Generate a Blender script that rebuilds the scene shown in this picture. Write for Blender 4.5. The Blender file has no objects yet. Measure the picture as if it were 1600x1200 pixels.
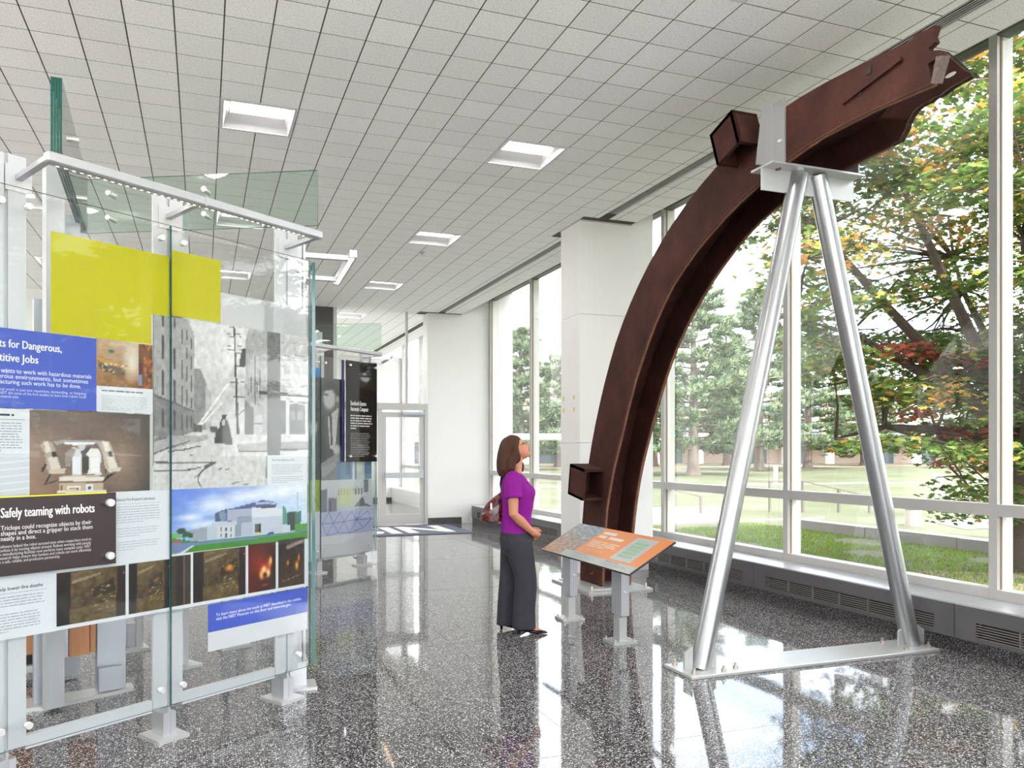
import bpy, bmesh, math, random
import numpy as np
from mathutils import Vector, Matrix, noise

# ------------------------------------------------------------------ scene, camera, sky, sun
S = bpy.context.scene
COL = S.collection
R = math.radians
FPX, PPX, YAW, HZ, EYE = 1211.0, 743.0, 0.33843, 705.0, 1.473   # pixels of the 1600x1200 frame
CEIL = 4.264

cam = bpy.data.cameras.new('camera')
cam.sensor_width = 36.0
cam.lens = 36.0 * FPX / 1600.0
cam.shift_x = (800.0 - PPX) / 1600.0
cam.shift_y = (HZ - 600.0) / 1600.0
cam.clip_end = 2000
camo = bpy.data.objects.new('camera', cam)
camo.location = (0, 0, EYE)
camo.rotation_euler = (R(90), 0, -YAW)
COL.objects.link(camo)
S.camera = camo

W = bpy.data.worlds.new('sky')
S.world = W
W.use_nodes = True
nt = W.node_tree
nt.nodes.clear()
w_out = nt.nodes.new('ShaderNodeOutputWorld')
w_bg = nt.nodes.new('ShaderNodeBackground')
w_tc = nt.nodes.new('ShaderNodeTexCoord')
w_map = nt.nodes.new('ShaderNodeMapping')
w_map.inputs['Scale'].default_value = (1.0, 1.0, 2.6)
w_no = nt.nodes.new('ShaderNodeTexNoise')
w_no.inputs['Scale'].default_value = 2.1
w_no.inputs['Detail'].default_value = 7.0
w_no.inputs['Roughness'].default_value = 0.58
w_ra = nt.nodes.new('ShaderNodeValToRGB')
w_ra.color_ramp.elements[0].position = 0.30
w_ra.color_ramp.elements[0].color = (0.34, 0.52, 0.80, 1)
w_ra.color_ramp.elements[1].position = 0.47
w_ra.color_ramp.elements[1].color = (0.975, 0.985, 1.0, 1)
nt.links.new(w_tc.outputs['Generated'], w_map.inputs['Vector'])
nt.links.new(w_map.outputs['Vector'], w_no.inputs['Vector'])
nt.links.new(w_no.outputs['Fac'], w_ra.inputs['Fac'])
nt.links.new(w_ra.outputs['Color'], w_bg.inputs['Color'])
w_bg.inputs['Strength'].default_value = 3.8
nt.links.new(w_bg.outputs['Background'], w_out.inputs['Surface'])

sun = bpy.data.lights.new('sun', 'SUN')
sun.energy = 7.0
sun.angle = R(3)
sun.color = (1.0, 0.95, 0.86)
suno = bpy.data.objects.new('sun', sun)
suno.rotation_euler = Vector((0.12, 0.50, -0.86)).to_track_quat('-Z', 'Y').to_euler()
suno.location = (-10, -30, 40)
COL.objects.link(suno)

S.view_settings.view_transform = 'Standard'
S.view_settings.look = 'None'
S.view_settings.gamma = 1.0
S.view_settings.use_curve_mapping = False
S.view_settings.exposure = 1.28
S.cycles.use_adaptive_sampling = True
S.cycles.adaptive_threshold = 0.02
S.cycles.max_bounces = 10
S.cycles.diffuse_bounces = 4
S.cycles.glossy_bounces = 4
S.cycles.transparent_max_bounces = 40
S.cycles.sample_clamp_indirect = 6.0

TROFFER_W = 5.5

# ------------------------------------------------------------------ helpers
_c, _s = math.cos(YAW), math.sin(YAW)

def lin(v):
    v /= 255.0
    return v / 12.92 if v <= 0.04045 else ((v + 0.055) / 1.055) ** 2.4

def rgb(*a):
    return tuple(lin(x) for x in a)

def hexc(h):
    return rgb(int(h[0:2], 16), int(h[2:4], 16), int(h[4:6], 16))

def newmat(name):
    m = bpy.data.materials.new(name)
    m.use_nodes = True
    n = m.node_tree
    n.nodes.clear()
    o = n.nodes.new('ShaderNodeOutputMaterial')
    b = n.nodes.new('ShaderNodeBsdfPrincipled')
    n.links.new(b.outputs[0], o.inputs[0])
    return m, n, b

def mat(name, col, rough=0.5, metal=0.0, spec=0.5, noise_amt=0.0, noise_scale=8.0, bump=0.0, bump_scale=60.0, emit=None, estr=0.0, stretch=None, coat=0.0):
    m, n, b = newmat(name)
    b.inputs['Base Color'].default_value = (*col, 1)
    b.inputs['Roughness'].default_value = rough
    b.inputs['Metallic'].default_value = metal
    b.inputs['Specular IOR Level'].default_value = spec
    b.inputs['Coat Weight'].default_value = coat
    tc = n.nodes.new('ShaderNodeTexCoord')
    src = tc.outputs['Object']
    if stretch:
        mp = n.nodes.new('ShaderNodeMapping')
        mp.inputs['Scale'].default_value = stretch
        n.links.new(src, mp.inputs['Vector'])
        src = mp.outputs['Vector']
    if noise_amt > 0:
        no = n.nodes.new('ShaderNodeTexNoise')
        no.inputs['Scale'].default_value = noise_scale
        no.inputs['Detail'].default_value = 5
        n.links.new(src, no.inputs['Vector'])
        mx = n.nodes.new('ShaderNodeMix')
        mx.data_type = 'RGBA'
        mx.inputs[6].default_value = (*[x * (1 - noise_amt) for x in col], 1)
        mx.inputs[7].default_value = (*[min(1, x * (1 + noise_amt)) for x in col], 1)
        n.links.new(no.outputs['Fac'], mx.inputs[0])
        n.links.new(mx.outputs[2], b.inputs['Base Color'])
    if bump > 0:
        nb = n.nodes.new('ShaderNodeTexNoise')
        nb.inputs['Scale'].default_value = bump_scale
        nb.inputs['Detail'].default_value = 4
        n.links.new(src, nb.inputs['Vector'])
        bu = n.nodes.new('ShaderNodeBump')
        bu.inputs['Strength'].default_value = bump
        bu.inputs['Distance'].default_value = 0.01
        n.links.new(nb.outputs['Fac'], bu.inputs['Height'])
        n.links.new(bu.outputs[0], b.inputs['Normal'])
    if emit:
        b.inputs['Emission Color'].default_value = (*emit, 1)
        b.inputs['Emission Strength'].default_value = estr
    return m

def glassmat(name, tint=(0.97, 0.99, 0.98), refl=1.0, ior=1.5, rough=0.0):
    m = bpy.data.materials.new(name)
    m.use_nodes = True
    n = m.node_tree
    n.nodes.clear()
    o = n.nodes.new('ShaderNodeOutputMaterial')
    t = n.nodes.new('ShaderNodeBsdfTransparent')
    t.inputs[0].default_value = (*tint, 1)
    g = n.nodes.new('ShaderNodeBsdfGlossy')
    g.inputs['Roughness'].default_value = rough
    f = n.nodes.new('ShaderNodeFresnel')
    f.inputs['IOR'].default_value = ior
    mx = n.nodes.new('ShaderNodeMixShader')
    if refl != 1.0:
        mu = n.nodes.new('ShaderNodeMath')
        mu.operation = 'MULTIPLY'
        mu.inputs[1].default_value = refl
        n.links.new(f.outputs[0], mu.inputs[0])
        n.links.new(mu.outputs[0], mx.inputs[0])
    else:
        n.links.new(f.outputs[0], mx.inputs[0])
    n.links.new(t.outputs[0], mx.inputs[1])
    n.links.new(g.outputs[0], mx.inputs[2])
    n.links.new(mx.outputs[0], o.inputs[0])
    return m

def attrmat(name, rough=0.3, spec=0.5, translucent=0.0, alpha=1.0):
    m, n, b = newmat(name)
    a = n.nodes.new('ShaderNodeVertexColor')
    a.layer_name = 'Col'
    n.links.new(a.outputs['Color'], b.inputs['Base Color'])
    b.inputs['Roughness'].default_value = rough
    b.inputs['Specular IOR Level'].default_value = spec
    o = [x for x in n.nodes if x.type == 'OUTPUT_MATERIAL'][0]
    if translucent > 0:
        t = n.nodes.new('ShaderNodeBsdfTranslucent')
        n.links.new(a.outputs['Color'], t.inputs[0])
        mx = n.nodes.new('ShaderNodeMixShader')
        mx.inputs[0].default_value = translucent
        n.links.new(b.outputs[0], mx.inputs[1])
        n.links.new(t.outputs[0], mx.inputs[2])
        n.links.new(mx.outputs[0], o.inputs[0])
    if alpha < 1:
        t = n.nodes.new('ShaderNodeBsdfTransparent')
        mx = n.nodes.new('ShaderNodeMixShader')
        mx.inputs[0].default_value = alpha
        n.links.new(t.outputs[0], mx.inputs[1])
        n.links.new(b.outputs[0], mx.inputs[2])
        n.links.new(mx.outputs[0], o.inputs[0])
    return m

ORG = {}     # world origin of every un-rotated root Empty

class MB:
    """collects shapes and links them as ONE mesh object"""
    def __init__(self):
        self.v, self.f, self.c = [], [], []
        self.col = (0.8, 0.8, 0.8)
        self.T = None
    def add(self, vs, fs, col=None):
        o = len(self.v)
        if self.T is not None:
            vs = [self.T @ Vector(p) for p in vs]
        self.v += [tuple(p) for p in vs]
        self.f += [tuple(i + o for i in q) for q in fs]
        self.c += [col or self.col] * len(fs)
        return self
    def box(self, x0, x1, y0, y1, z0, z1, col=None):
        vs = [(x0, y0, z0), (x1, y0, z0), (x1, y1, z0), (x0, y1, z0), (x0, y0, z1), (x1, y0, z1), (x1, y1, z1), (x0, y1, z1)]
        return self.add(vs, [(0, 3, 2, 1), (4, 5, 6, 7), (0, 1, 5, 4), (1, 2, 6, 5), (2, 3, 7, 6), (3, 0, 4, 7)], col)
    def bar(self, a, b, w, h, up=(0, 0, 1), col=None):
        """rectangular bar from a to b, w wide, h high (h along up)"""
        a, b, up = Vector(a), Vector(b), Vector(up)
        d = (b - a).normalized()
        s = d.cross(up)
        if s.length < 1e-5:
            s = d.cross(Vector((1, 0, 0)))
        s.normalize()
        u = s.cross(d).normalized()
        vs = []
        for p in (a, b):
            for i, j in ((-1, -1), (1, -1), (1, 1), (-1, 1)):
                vs.append(p + s * (i * w / 2) + u * (j * h / 2))
        return self.add(vs, [(3, 2, 1, 0), (4, 5, 6, 7), (0, 1, 5, 4), (1, 2, 6, 5), (2, 3, 7, 6), (3, 0, 4, 7)], col)
    def tube(self, pts, rad, n=10, cap=True, col=None):
        pts = [Vector(p) for p in pts]
        if not hasattr(rad, '__len__'):
            rad = [rad] * len(pts)
        vs, fs = [], []
        prev = None
        for i, p in enumerate(pts):
            d = (pts[min(i + 1, len(pts) - 1)] - pts[max(i - 1, 0)]).normalized()
            if prev is None:
                ref = Vector((0, 0, 1)) if abs(d.z) < 0.9 else Vector((1, 0, 0))
                a = d.cross(ref).normalized()
            else:
                a = (prev - d * prev.dot(d)).normalized()
            prev = a
            b = d.cross(a)
            for k in range(n):
                t = 2 * math.pi * k / n
                vs.append(p + (a * math.cos(t) + b * math.sin(t)) * rad[i])
        for i in range(len(pts) - 1):
            for k in range(n):
                fs.append((i * n + k, i * n + (k + 1) % n, (i + 1) * n + (k + 1) % n, (i + 1) * n + k))
        if cap:
            fs.append(tuple(range(n - 1, -1, -1)))
            fs.append(tuple(range((len(pts) - 1) * n, len(pts) * n)))
        return self.add(vs, fs, col)
    def loft(self, rings, cap=True, col=None):
        """rings: lists of equally many points"""
        n = len(rings[0])
        vs = [p for r in rings for p in r]
        fs = []
        for i in range(len(rings) - 1):
            for k in range(n):
                fs.append((i * n + k, i * n + (k + 1) % n, (i + 1) * n + (k + 1) % n, (i + 1) * n + k))
        if cap:
            fs.append(tuple(range(n - 1, -1, -1)))
            fs.append(tuple(range((len(rings) - 1) * n, len(rings) * n)))
        return self.add(vs, fs, col)
    def prism(self, poly, axis, a0, a1, col=None):
        """extrude a 2-D polygon along an axis: 0 -> (a,p,q), 1 -> (p,a,q), 2 -> (p,q,a)"""
        n = len(poly)
        def mk(p, a):
            return (a, p[0], p[1]) if axis == 0 else ((p[0], a, p[1]) if axis == 1 else (p[0], p[1], a))
        vs = [mk(p, a0) for p in poly] + [mk(p, a1) for p in poly]
        fs = [tuple(range(n)), tuple(range(2 * n - 1, n - 1, -1))]
        fs += [(k, k + n, (k + 1) % n + n, (k + 1) % n) for k in range(n)]
        return self.add(vs, fs, col)
    def poly(self, pts, col=None):
        return self.add(pts, [tuple(range(len(pts)))], col)
    def build(self, name, m, parent=None, local=False, smooth=False, attr=False, bevel=0.0):
        me = bpy.data.meshes.new(name)
        o = Vector((0, 0, 0))
        if parent is not None and not local:
            o = ORG.get(parent.name, o)
        vs = [(p[0] - o[0], p[1] - o[1], p[2] - o[2]) for p in self.v] if o.length else self.v
        me.from_pydata(vs, [], self.f)
        if attr:
            ca = me.color_attributes.new('Col', 'FLOAT_COLOR', 'CORNER')
            buf = []
            for q, c in zip(self.f, self.c):
                buf += [c[0], c[1], c[2], 1.0] * len(q)
            ca.data.foreach_set('color', buf)
        me.materials.append(m)
        me.validate()
        if not attr:
            bm = bmesh.new()
            bm.from_mesh(me)
            bmesh.ops.recalc_face_normals(bm, faces=bm.faces)
            if bevel > 0:
                bmesh.ops.bevel(bm, geom=[e for e in bm.edges if len(e.link_faces) == 2 and e.calc_face_angle(0) > 0.6], offset=bevel, segments=1, affect='EDGES', profile=0.7)
            bm.to_mesh(me)
            bm.free()
        if smooth:
            me.polygons.foreach_set('use_smooth', [True] * len(me.polygons))
            me.update()
            try:
                me.set_sharp_from_angle(angle=R(40))
            except Exception:
                pass
        ob = bpy.data.objects.new(name, me)
        COL.objects.link(ob)
        if parent is not None:
            ob.parent = parent
        return ob

def tag(o, label=None, cat=None, group=None, kind=None):
    if label: o['label'] = label
    if cat: o['category'] = cat
    if group: o['group'] = group
    if kind: o['kind'] = kind
    return o

def empty(name, loc=(0, 0, 0), rz=0.0, label=None, cat=None, group=None, kind=None):
    o = bpy.data.objects.new(name, None)
    o.empty_display_size = 0.1
    o.location = loc
    o.rotation_euler = (0, 0, rz)
    COL.objects.link(o)
    ORG[o.name] = Vector(loc)
    return tag(o, label, cat, group, kind)

def copy_tree(o, parent=None, loc=None, rz=None):
    c = o.copy()
    COL.objects.link(c)
    c.parent = parent
    if loc is not None: c.location = loc
    if rz is not None: c.rotation_euler = (0, 0, rz)
    for ch in list(o.children):
        copy_tree(ch, c)
    return c

def same(o, name, parent, loc=(0, 0, 0)):
    """another object that shares o's mesh"""
    c = bpy.data.objects.new(name, o.data)
    c.location = loc
    c.parent = parent
    COL.objects.link(c)
    return c

_txt = {}
def text_mesh(s, bold=0.0):
    """vertices (unit box: x 0..1, y 0..1) and faces of a line of lettering, plus its aspect"""
    k = (s, bold)
    if k in _txt: return _txt[k]
    cu = bpy.data.curves.new('lettering', 'FONT')
    cu.body = s
    cu.offset = bold
    cu.resolution_u = 2
    ob = bpy.data.objects.new('lettering', cu)
    me = bpy.data.meshes.new_from_object(ob)
    vs = np.empty(len(me.vertices) * 3)
    me.vertices.foreach_get('co', vs)
    vs = vs.reshape(-1, 3)[:, :2]
    fs = [tuple(p.vertices) for p in me.polygons]
    x0, x1 = vs[:, 0].min(), vs[:, 0].max()
    y0, y1 = -0.2, 0.74           # font box: descender to ascender
    vs = np.c_[(vs[:, 0] - x0) / (x1 - x0), (vs[:, 1] - y0) / (y1 - y0)]
    bpy.data.objects.remove(ob)
    bpy.data.curves.remove(cu)
    bpy.data.meshes.remove(me)
    _txt[k] = (vs, fs, (x1 - x0) / (y1 - y0))
    return _txt[k]

# ------------------------------------------------------------------ materials
M = {}
M['wall'] = mat('wall_white', (0.72, 0.71, 0.69), 0.55, noise_amt=0.025, noise_scale=1.5, bump=0.02, bump_scale=40)
M['trim'] = mat('painted_metal', (0.46, 0.45, 0.435), 0.35)
M['fin'] = mat('exterior_fin_paint', (0.80, 0.79, 0.75), 0.5)
M['gasket'] = mat('gasket_brown', (0.25, 0.17, 0.09), 0.6)
M['pane'] = glassmat('window_glass', (0.98, 0.985, 0.985), 0.28)
M['exglass'] = glassmat('exhibit_glass', (0.975, 0.983, 0.980), 0.18)
M['banner'] = glassmat('banner_glass', (0.86, 0.925, 0.885), 0.9)
M['edge'] = mat('glass_edge_teal', (0.006, 0.10, 0.095), 0.12, spec=0.8)
M['edgedark'] = mat('laminated_edge', (0.004, 0.075, 0.055), 0.12, spec=0.8)
M['edgelight'] = mat('glass_edge_pale', (0.12, 0.30, 0.22), 0.15, spec=0.8)
M['alu'] = mat('anodised_aluminium', (0.47, 0.48, 0.50), 0.32, metal=0.6, noise_amt=0.03, noise_scale=30, stretch=(1, 1, 0.05))
M['aluwhite'] = mat('satin_aluminium_white', (0.46, 0.47, 0.485), 0.38, metal=0.25)
M['alugrey'] = mat('grey_aluminium', (0.40, 0.42, 0.45), 0.38, metal=0.5)
M['galv'] = mat('brushed_steel', (0.40, 0.41, 0.42), 0.30, metal=0.9, noise_amt=0.05, noise_scale=25, stretch=(1, 1, 0.04))
M['galvplate'] = mat('steel_plate', (0.50, 0.505, 0.50), 0.42, metal=0.6, noise_amt=0.05, noise_scale=6)
M['bolt'] = mat('bolt_steel', (0.45, 0.40, 0.35), 0.35, metal=0.9)
M['cap'] = mat('standoff_cap', (0.82, 0.82, 0.81), 0.25, metal=0.7)
M['dark'] = mat('black_slot', (0.012, 0.011, 0.010), 0.7)
M['tilegap'] = mat('ceiling_joint_brown', (0.075, 0.06, 0.048), 0.8)  # brown of the backing seen in the tile joints
M['conv'] = mat('convector_grey', (0.12, 0.116, 0.12), 0.35, metal=0.25)
M['convtop'] = mat('convector_top_aluminium', (0.56, 0.57, 0.60), 0.28, metal=0.6)
M['slat'] = mat('louvre_slat', (0.24, 0.22, 0.21), 0.45, metal=0.3)
M['darkwall'] = mat('charcoal_stone_wall', (0.045, 0.042, 0.040), 0.45, noise_amt=0.2, noise_scale=4)
M['wood'] = mat('cherry_wood', (0.42, 0.19, 0.085), 0.42, noise_amt=0.30, noise_scale=5, stretch=(9, 9, 0.7))
M['lens'] = mat('lamp_lens', (0.9, 0.9, 0.9), 0.5, emit=(1.0, 0.96, 0.91), estr=1.5)
M['refl'] = mat('lamp_reflector_white', (0.62, 0.615, 0.62), 0.4)
M['led'] = mat('warm_led', (1, 0.9, 0.7), 0.4, emit=(1.0, 0.72, 0.45), estr=3.0)
M['print'] = attrmat('printed_graphic', 0.32)
M['vinyl'] = attrmat('translucent_vinyl', 0.5, spec=0.15, alpha=0.95)
M['frost'] = attrmat('frosted_film', 0.5, alpha=0.62)
M['matrug'] = mat('entrance_mat', (0.085, 0.095, 0.125), 0.9, noise_amt=0.25, noise_scale=120)
M['matpale'] = mat('mat_lettering', (0.62, 0.60, 0.58), 0.9, noise_amt=0.1, noise_scale=120)

def _rust():
    m, n, b = newmat('rusted_steel')
    tc = n.nodes.new('ShaderNodeTexCoord')
    a = n.nodes.new('ShaderNodeTexNoise')
    a.inputs['Scale'].default_value = 3.0
    a.inputs['Detail'].default_value = 9
    a.inputs['Roughness'].default_value = 0.65
    n.links.new(tc.outputs['Object'], a.inputs['Vector'])
    r = n.nodes.new('ShaderNodeValToRGB')
    r.color_ramp.elements[0].position = 0.30
    r.color_ramp.elements[0].color = (0.030, 0.0118, 0.0092, 1)
    r.color_ramp.elements[1].position = 0.75
    r.color_ramp.elements[1].color = (0.082, 0.030, 0.0215, 1)
    e = r.color_ramp.elements.new(0.52)
    e.color = (0.052, 0.0195, 0.0148, 1)
    n.links.new(a.outputs['Fac'], r.inputs['Fac'])
    f = n.nodes.new('ShaderNodeTexNoise')
    f.inputs['Scale'].default_value = 70
    f.inputs['Detail'].default_value = 6
    n.links.new(tc.outputs['Object'], f.inputs['Vector'])
    mx = n.nodes.new('ShaderNodeMix')
    mx.data_type = 'RGBA'
    mx.blend_type = 'OVERLAY'
    mx.inputs[0].default_value = 0.45
    n.links.new(r.outputs['Color'], mx.inputs[6])
    n.links.new(f.outputs['Fac'], mx.inputs[7])
    n.links.new(mx.outputs[2], b.inputs['Base Color'])
    b.inputs['Roughness'].default_value = 0.8
    b.inputs['Specular IOR Level'].default_value = 0.15
    bu = n.nodes.new('ShaderNodeBump')
    bu.inputs['Strength'].default_value = 0.35
    bu.inputs['Distance'].default_value = 0.008
    n.links.new(f.outputs['Fac'], bu.inputs['Height'])
    n.links.new(bu.outputs[0], b.inputs['Normal'])
    return m
M['rust'] = _rust()
M['rustedge'] = mat('rust_edge_orange', (0.16, 0.068, 0.036), 0.75, noise_amt=0.6, noise_scale=9, bump=0.5, bump_scale=90)
M['rustbreak'] = mat('torn_steel', (0.115, 0.080, 0.066), 0.6, noise_amt=0.5, noise_scale=40, bump=1.0, bump_scale=60)
M['chalk'] = mat('orange_chalk', (0.50, 0.20, 0.10), 0.9)

def _terrazzo(name, gloss, dark=(0.030, 0.030, 0.034), chip=(0.60, 0.59, 0.58)):
    m, n, b = newmat(name)
    tc = n.nodes.new('ShaderNodeTexCoord')
    out = None
    def chips(scale, lo, hi):
        v = n.nodes.new('ShaderNodeTexVoronoi')
        v.feature = 'F1'
        v.inputs['Scale'].default_value = scale
        n.links.new(tc.outputs['Object'], v.inputs['Vector'])
        sep = n.nodes.new('ShaderNodeSeparateColor')
        n.links.new(v.outputs['Color'], sep.inputs[0])
        a = n.nodes.new('ShaderNodeMapRange')
        a.inputs[1].default_value = lo
        a.inputs[2].default_value = lo + 0.02
        n.links.new(sep.outputs[0], a.inputs[0])
        d = n.nodes.new('ShaderNodeMapRange')
        d.inputs[1].default_value = hi
        d.inputs[2].default_value = hi * 0.8
        n.links.new(v.outputs['Distance'], d.inputs[0])
        mu = n.nodes.new('ShaderNodeMath')
        mu.operation = 'MULTIPLY'
        n.links.new(a.outputs[0], mu.inputs[0])
        n.links.new(d.outputs[0], mu.inputs[1])
        return mu, sep
    c1, s1 = chips(95, 0.42, 0.46)
    c2, s2 = chips(230, 0.50, 0.45)
    mm = n.nodes.new('ShaderNodeMath')
    mm.operation = 'MAXIMUM'
    n.links.new(c1.outputs[0], mm.inputs[0])
    n.links.new(c2.outputs[0], mm.inputs[1])
    cc = n.nodes.new('ShaderNodeMix')
    cc.data_type = 'RGBA'
    cc.inputs[6].default_value = (chip[0] * 0.35, chip[1] * 0.33, chip[2] * 0.33, 1)
    cc.inputs[7].default_value = (*chip, 1)
    n.links.new(s1.outputs[1], cc.inputs[0])
    mx = n.nodes.new('ShaderNodeMix')
    mx.data_type = 'RGBA'
    mx.inputs[6].default_value = (*dark, 1)
    n.links.new(mm.outputs[0], mx.inputs[0])
    n.links.new(cc.outputs[2], mx.inputs[7])
    n.links.new(mx.outputs[2], b.inputs['Base Color'])
    b.inputs['Roughness'].default_value = gloss
    b.inputs['Specular IOR Level'].default_value = 0.45 if gloss < 0.2 else 0.4
    # faint waviness of the polish
    w = n.nodes.new('ShaderNodeTexNoise')
    w.inputs['Scale'].default_value = 2.2
    w.inputs['Detail'].default_value = 2
    n.links.new(tc.outputs['Object'], w.inputs['Vector'])
    bu = n.nodes.new('ShaderNodeBump')
    bu.inputs['Strength'].default_value = 0.05
    bu.inputs['Distance'].default_value = 0.02
    n.links.new(w.outputs['Fac'], bu.inputs['Height'])
    n.links.new(bu.outputs[0], b.inputs['Normal'])
    return m
M['terrazzo'] = _terrazzo('polished_terrazzo', 0.05)
M['terrcurb'] = _terrazzo('terrazzo_curb', 0.35, (0.022, 0.021, 0.024), (0.28, 0.27, 0.28))

def _tile():
    m, n, b = newmat('acoustic_tile')
    tc = n.nodes.new('ShaderNodeTexCoord')
    oi = n.nodes.new('ShaderNodeObjectInfo')
    f = n.nodes.new('ShaderNodeTexNoise')
    f.inputs['Scale'].default_value = 95
    f.inputs['Detail'].default_value = 3
    n.links.new(tc.outputs['Object'], f.inputs['Vector'])
    r = n.nodes.new('ShaderNodeValToRGB')
    r.color_ramp.elements[0].position = 0.33
    r.color_ramp.elements[0].color = (0.72, 0.71, 0.69, 1)
    r.color_ramp.elements[1].position = 0.52
    r.color_ramp.elements[1].color = (0.93, 0.925, 0.91, 1)
    n.links.new(f.outputs['Fac'], r.inputs['Fac'])
    mx = n.nodes.new('ShaderNodeMix')
    mx.data_type = 'RGBA'
    mx.blend_type = 'MULTIPLY'
    mx.inputs[0].default_value = 1.0
    mr = n.nodes.new('ShaderNodeMapRange')
    mr.inputs[3].default_value = 0.955
    mr.inputs[4].default_value = 1.03
    n.links.new(oi.outputs['Random'], mr.inputs[0])
    n.links.new(r.outputs['Color'], mx.inputs[6])
    n.links.new(mr.outputs[0], mx.inputs[7])
    n.links.new(mx.outputs[2], b.inputs['Base Color'])
    b.inputs['Roughness'].default_value = 0.85
    b.inputs['Specular IOR Level'].default_value = 0.2
    return m
M['tile'] = _tile()
M['bracket'] = mat('bracket_grey', (0.30, 0.30, 0.295), 0.42, metal=0.4)
M['ledfront'] = mat('warm_led_chip', (1, 0.9, 0.7), 0.4, emit=(1.0, 0.80, 0.58), estr=11.0)

# ------------------------------------------------------------------ the room
WX = 5.60                                        # interior face of the window frames
Y0R, Y1R = -4.4, 15.08
XL = -5.2
PIL = [(1.77, 2.29), (8.39, 8.91)]  # pilasters along the window wall

fl = MB().box(XL - 0.2, WX + 0.2, Y0R - 0.2, 24.0, -0.12, 0.0).build('floor', M['terrazzo'])
tag(fl, 'dark polished terrazzo floor with pale chips', kind='structure')
fj = MB()
for y in (1.2, 3.4, 5.65, 7.9, 10.1, 12.4):
    fj.box(XL, 5.2, y - 0.0022, y + 0.0022, -0.01, 0.0004)
for x in (-2.6, -0.4, 1.8, 4.0):
    fj.box(x - 0.0022, x + 0.0022, Y0R, Y1R, -0.01, 0.0004)
fj.build('divider_strips', mat('zinc_strip', (0.07, 0.07, 0.075), 0.25), fl)['kind'] = 'stuff'

# ceiling: backing, tiles with real joints
T = 0.3048
GX0, GY0 = 0.4297 * T, 16.126 * T
LIGHTS = []
for kx in (-2, -1, 0, 1):
    for ky in (-3, -2, -1, 0, 1, 2, 3, 4):
        LIGHTS.append((GX0 + 8 * T * kx, GY0 + 5 * T + 10 * T * ky))
def in_light(x, y):
    return any(a - 0.01 < x < a + 2 * T and b - 0.01 < y < b + 2 * T for a, b in LIGHTS)
cb = MB()                                       # dark backing behind the joints, open where the lamps sit
for i in range(-18, 17):
    for j in range(-43, 63):
        x0, y0 = GX0 + i * T, GY0 + j * T
        if x0 > 4.98 or x0 + T < XL or y0 + T < Y0R or y0 > 23.5 or in_light(x0 + 0.1, y0 + 0.1): continue
        cb.add([(x0, y0, CEIL + 0.0017), (min(x0 + T, 4.985), y0, CEIL + 0.0017), (min(x0 + T, 4.985), y0 + T, CEIL + 0.0017), (x0, y0 + T, CEIL + 0.0017)], [(3, 2, 1, 0)])
ceil = cb.build('ceiling', M['tilegap'])
tag(ceil, 'white acoustic tile ceiling in a one-foot grid', kind='structure')
tiles = []
gapx, gapy = 0.0050, 0.0048
for i in range(-18, 17):
    for j in range(-43, 63):
        x0, y0 = GX0 + i * T, GY0 + j * T
        if x0 > 4.98 or x0 + T < XL or y0 + T < Y0R or y0 > 23.5: continue
        if in_light(x0 + 0.1, y0 + 0.1): continue
        xs = [(x0 + gapx, min(x0 + T - gapx, 4.985))]
        if x0 < 4.62 and x0 + T > 4.47:           # slot diffuser runs here
            xs = [(a, b) for a, b in ((x0 + gapx, min(4.475, x0 + T - gapx)), (max(4.615, x0 + gapx), min(x0 + T - gapx, 4.985))) if b - a > 0.02]
        for a, b in xs:
            clash = [p for p in PIL if y0 + T > p[0] and y0 < p[1] and b > 4.27]
            if clash:
                b = min(b, 4.275)
                if b - a < 0.03: continue
            if y0 + T > Y1R - 0.02 and y0 < Y1R + 0.1 and b > 4.27: continue
            tiles.append((a, b, y0 + gapy, y0 + T - gapy))
def shown(t):
    x, y = (t[0] + t[1]) / 2, (t[2] + t[3]) / 2
    z = x * _s + y * _c
    if z < 1: return -1
    px = PPX + FPX * (x * _c - y * _s) / z
    py = HZ - FPX * (CEIL - EYE) / z
    return 1 / z if -60 < px < 1640 and py > -60 else -1 / max(z, 1)
tiles.sort(key=shown, reverse=True)
tmesh = {}
for t in tiles[:300]:
    k = (round(t[1] - t[0], 3), round(t[3] - t[2], 3))
    if k not in tmesh:
        o = MB().box(0, k[0], 0, k[1], 0, 0.0018).build('ceiling_tile', M['tile'], ceil)
        tmesh[k] = o
        o.location = (t[0], t[2], CEIL)
    else:
        same(tmesh[k], 'ceiling_tile', ceil, (t[0], t[2], CEIL))
rest = MB()
for t in tiles[300:]:
    rest.box(t[0], t[1], t[2], t[3], CEIL, CEIL + 0.0018)
rest.build('ceiling_tile_field', M['tile'], ceil)['kind'] = 'stuff'
# roof above the window pocket
o = MB().box(XL - 0.2, WX + 0.5, Y0R - 0.2, 24.0, 4.80, 5.0).build('ceiling_slab', M['wall'])
tag(o, 'white plaster slab above the window pocket', kind='structure')
MB().box(4.985, 5.0, Y0R, 24, CEIL, 4.80).build('pocket_face', M['wall'], o)

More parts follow.
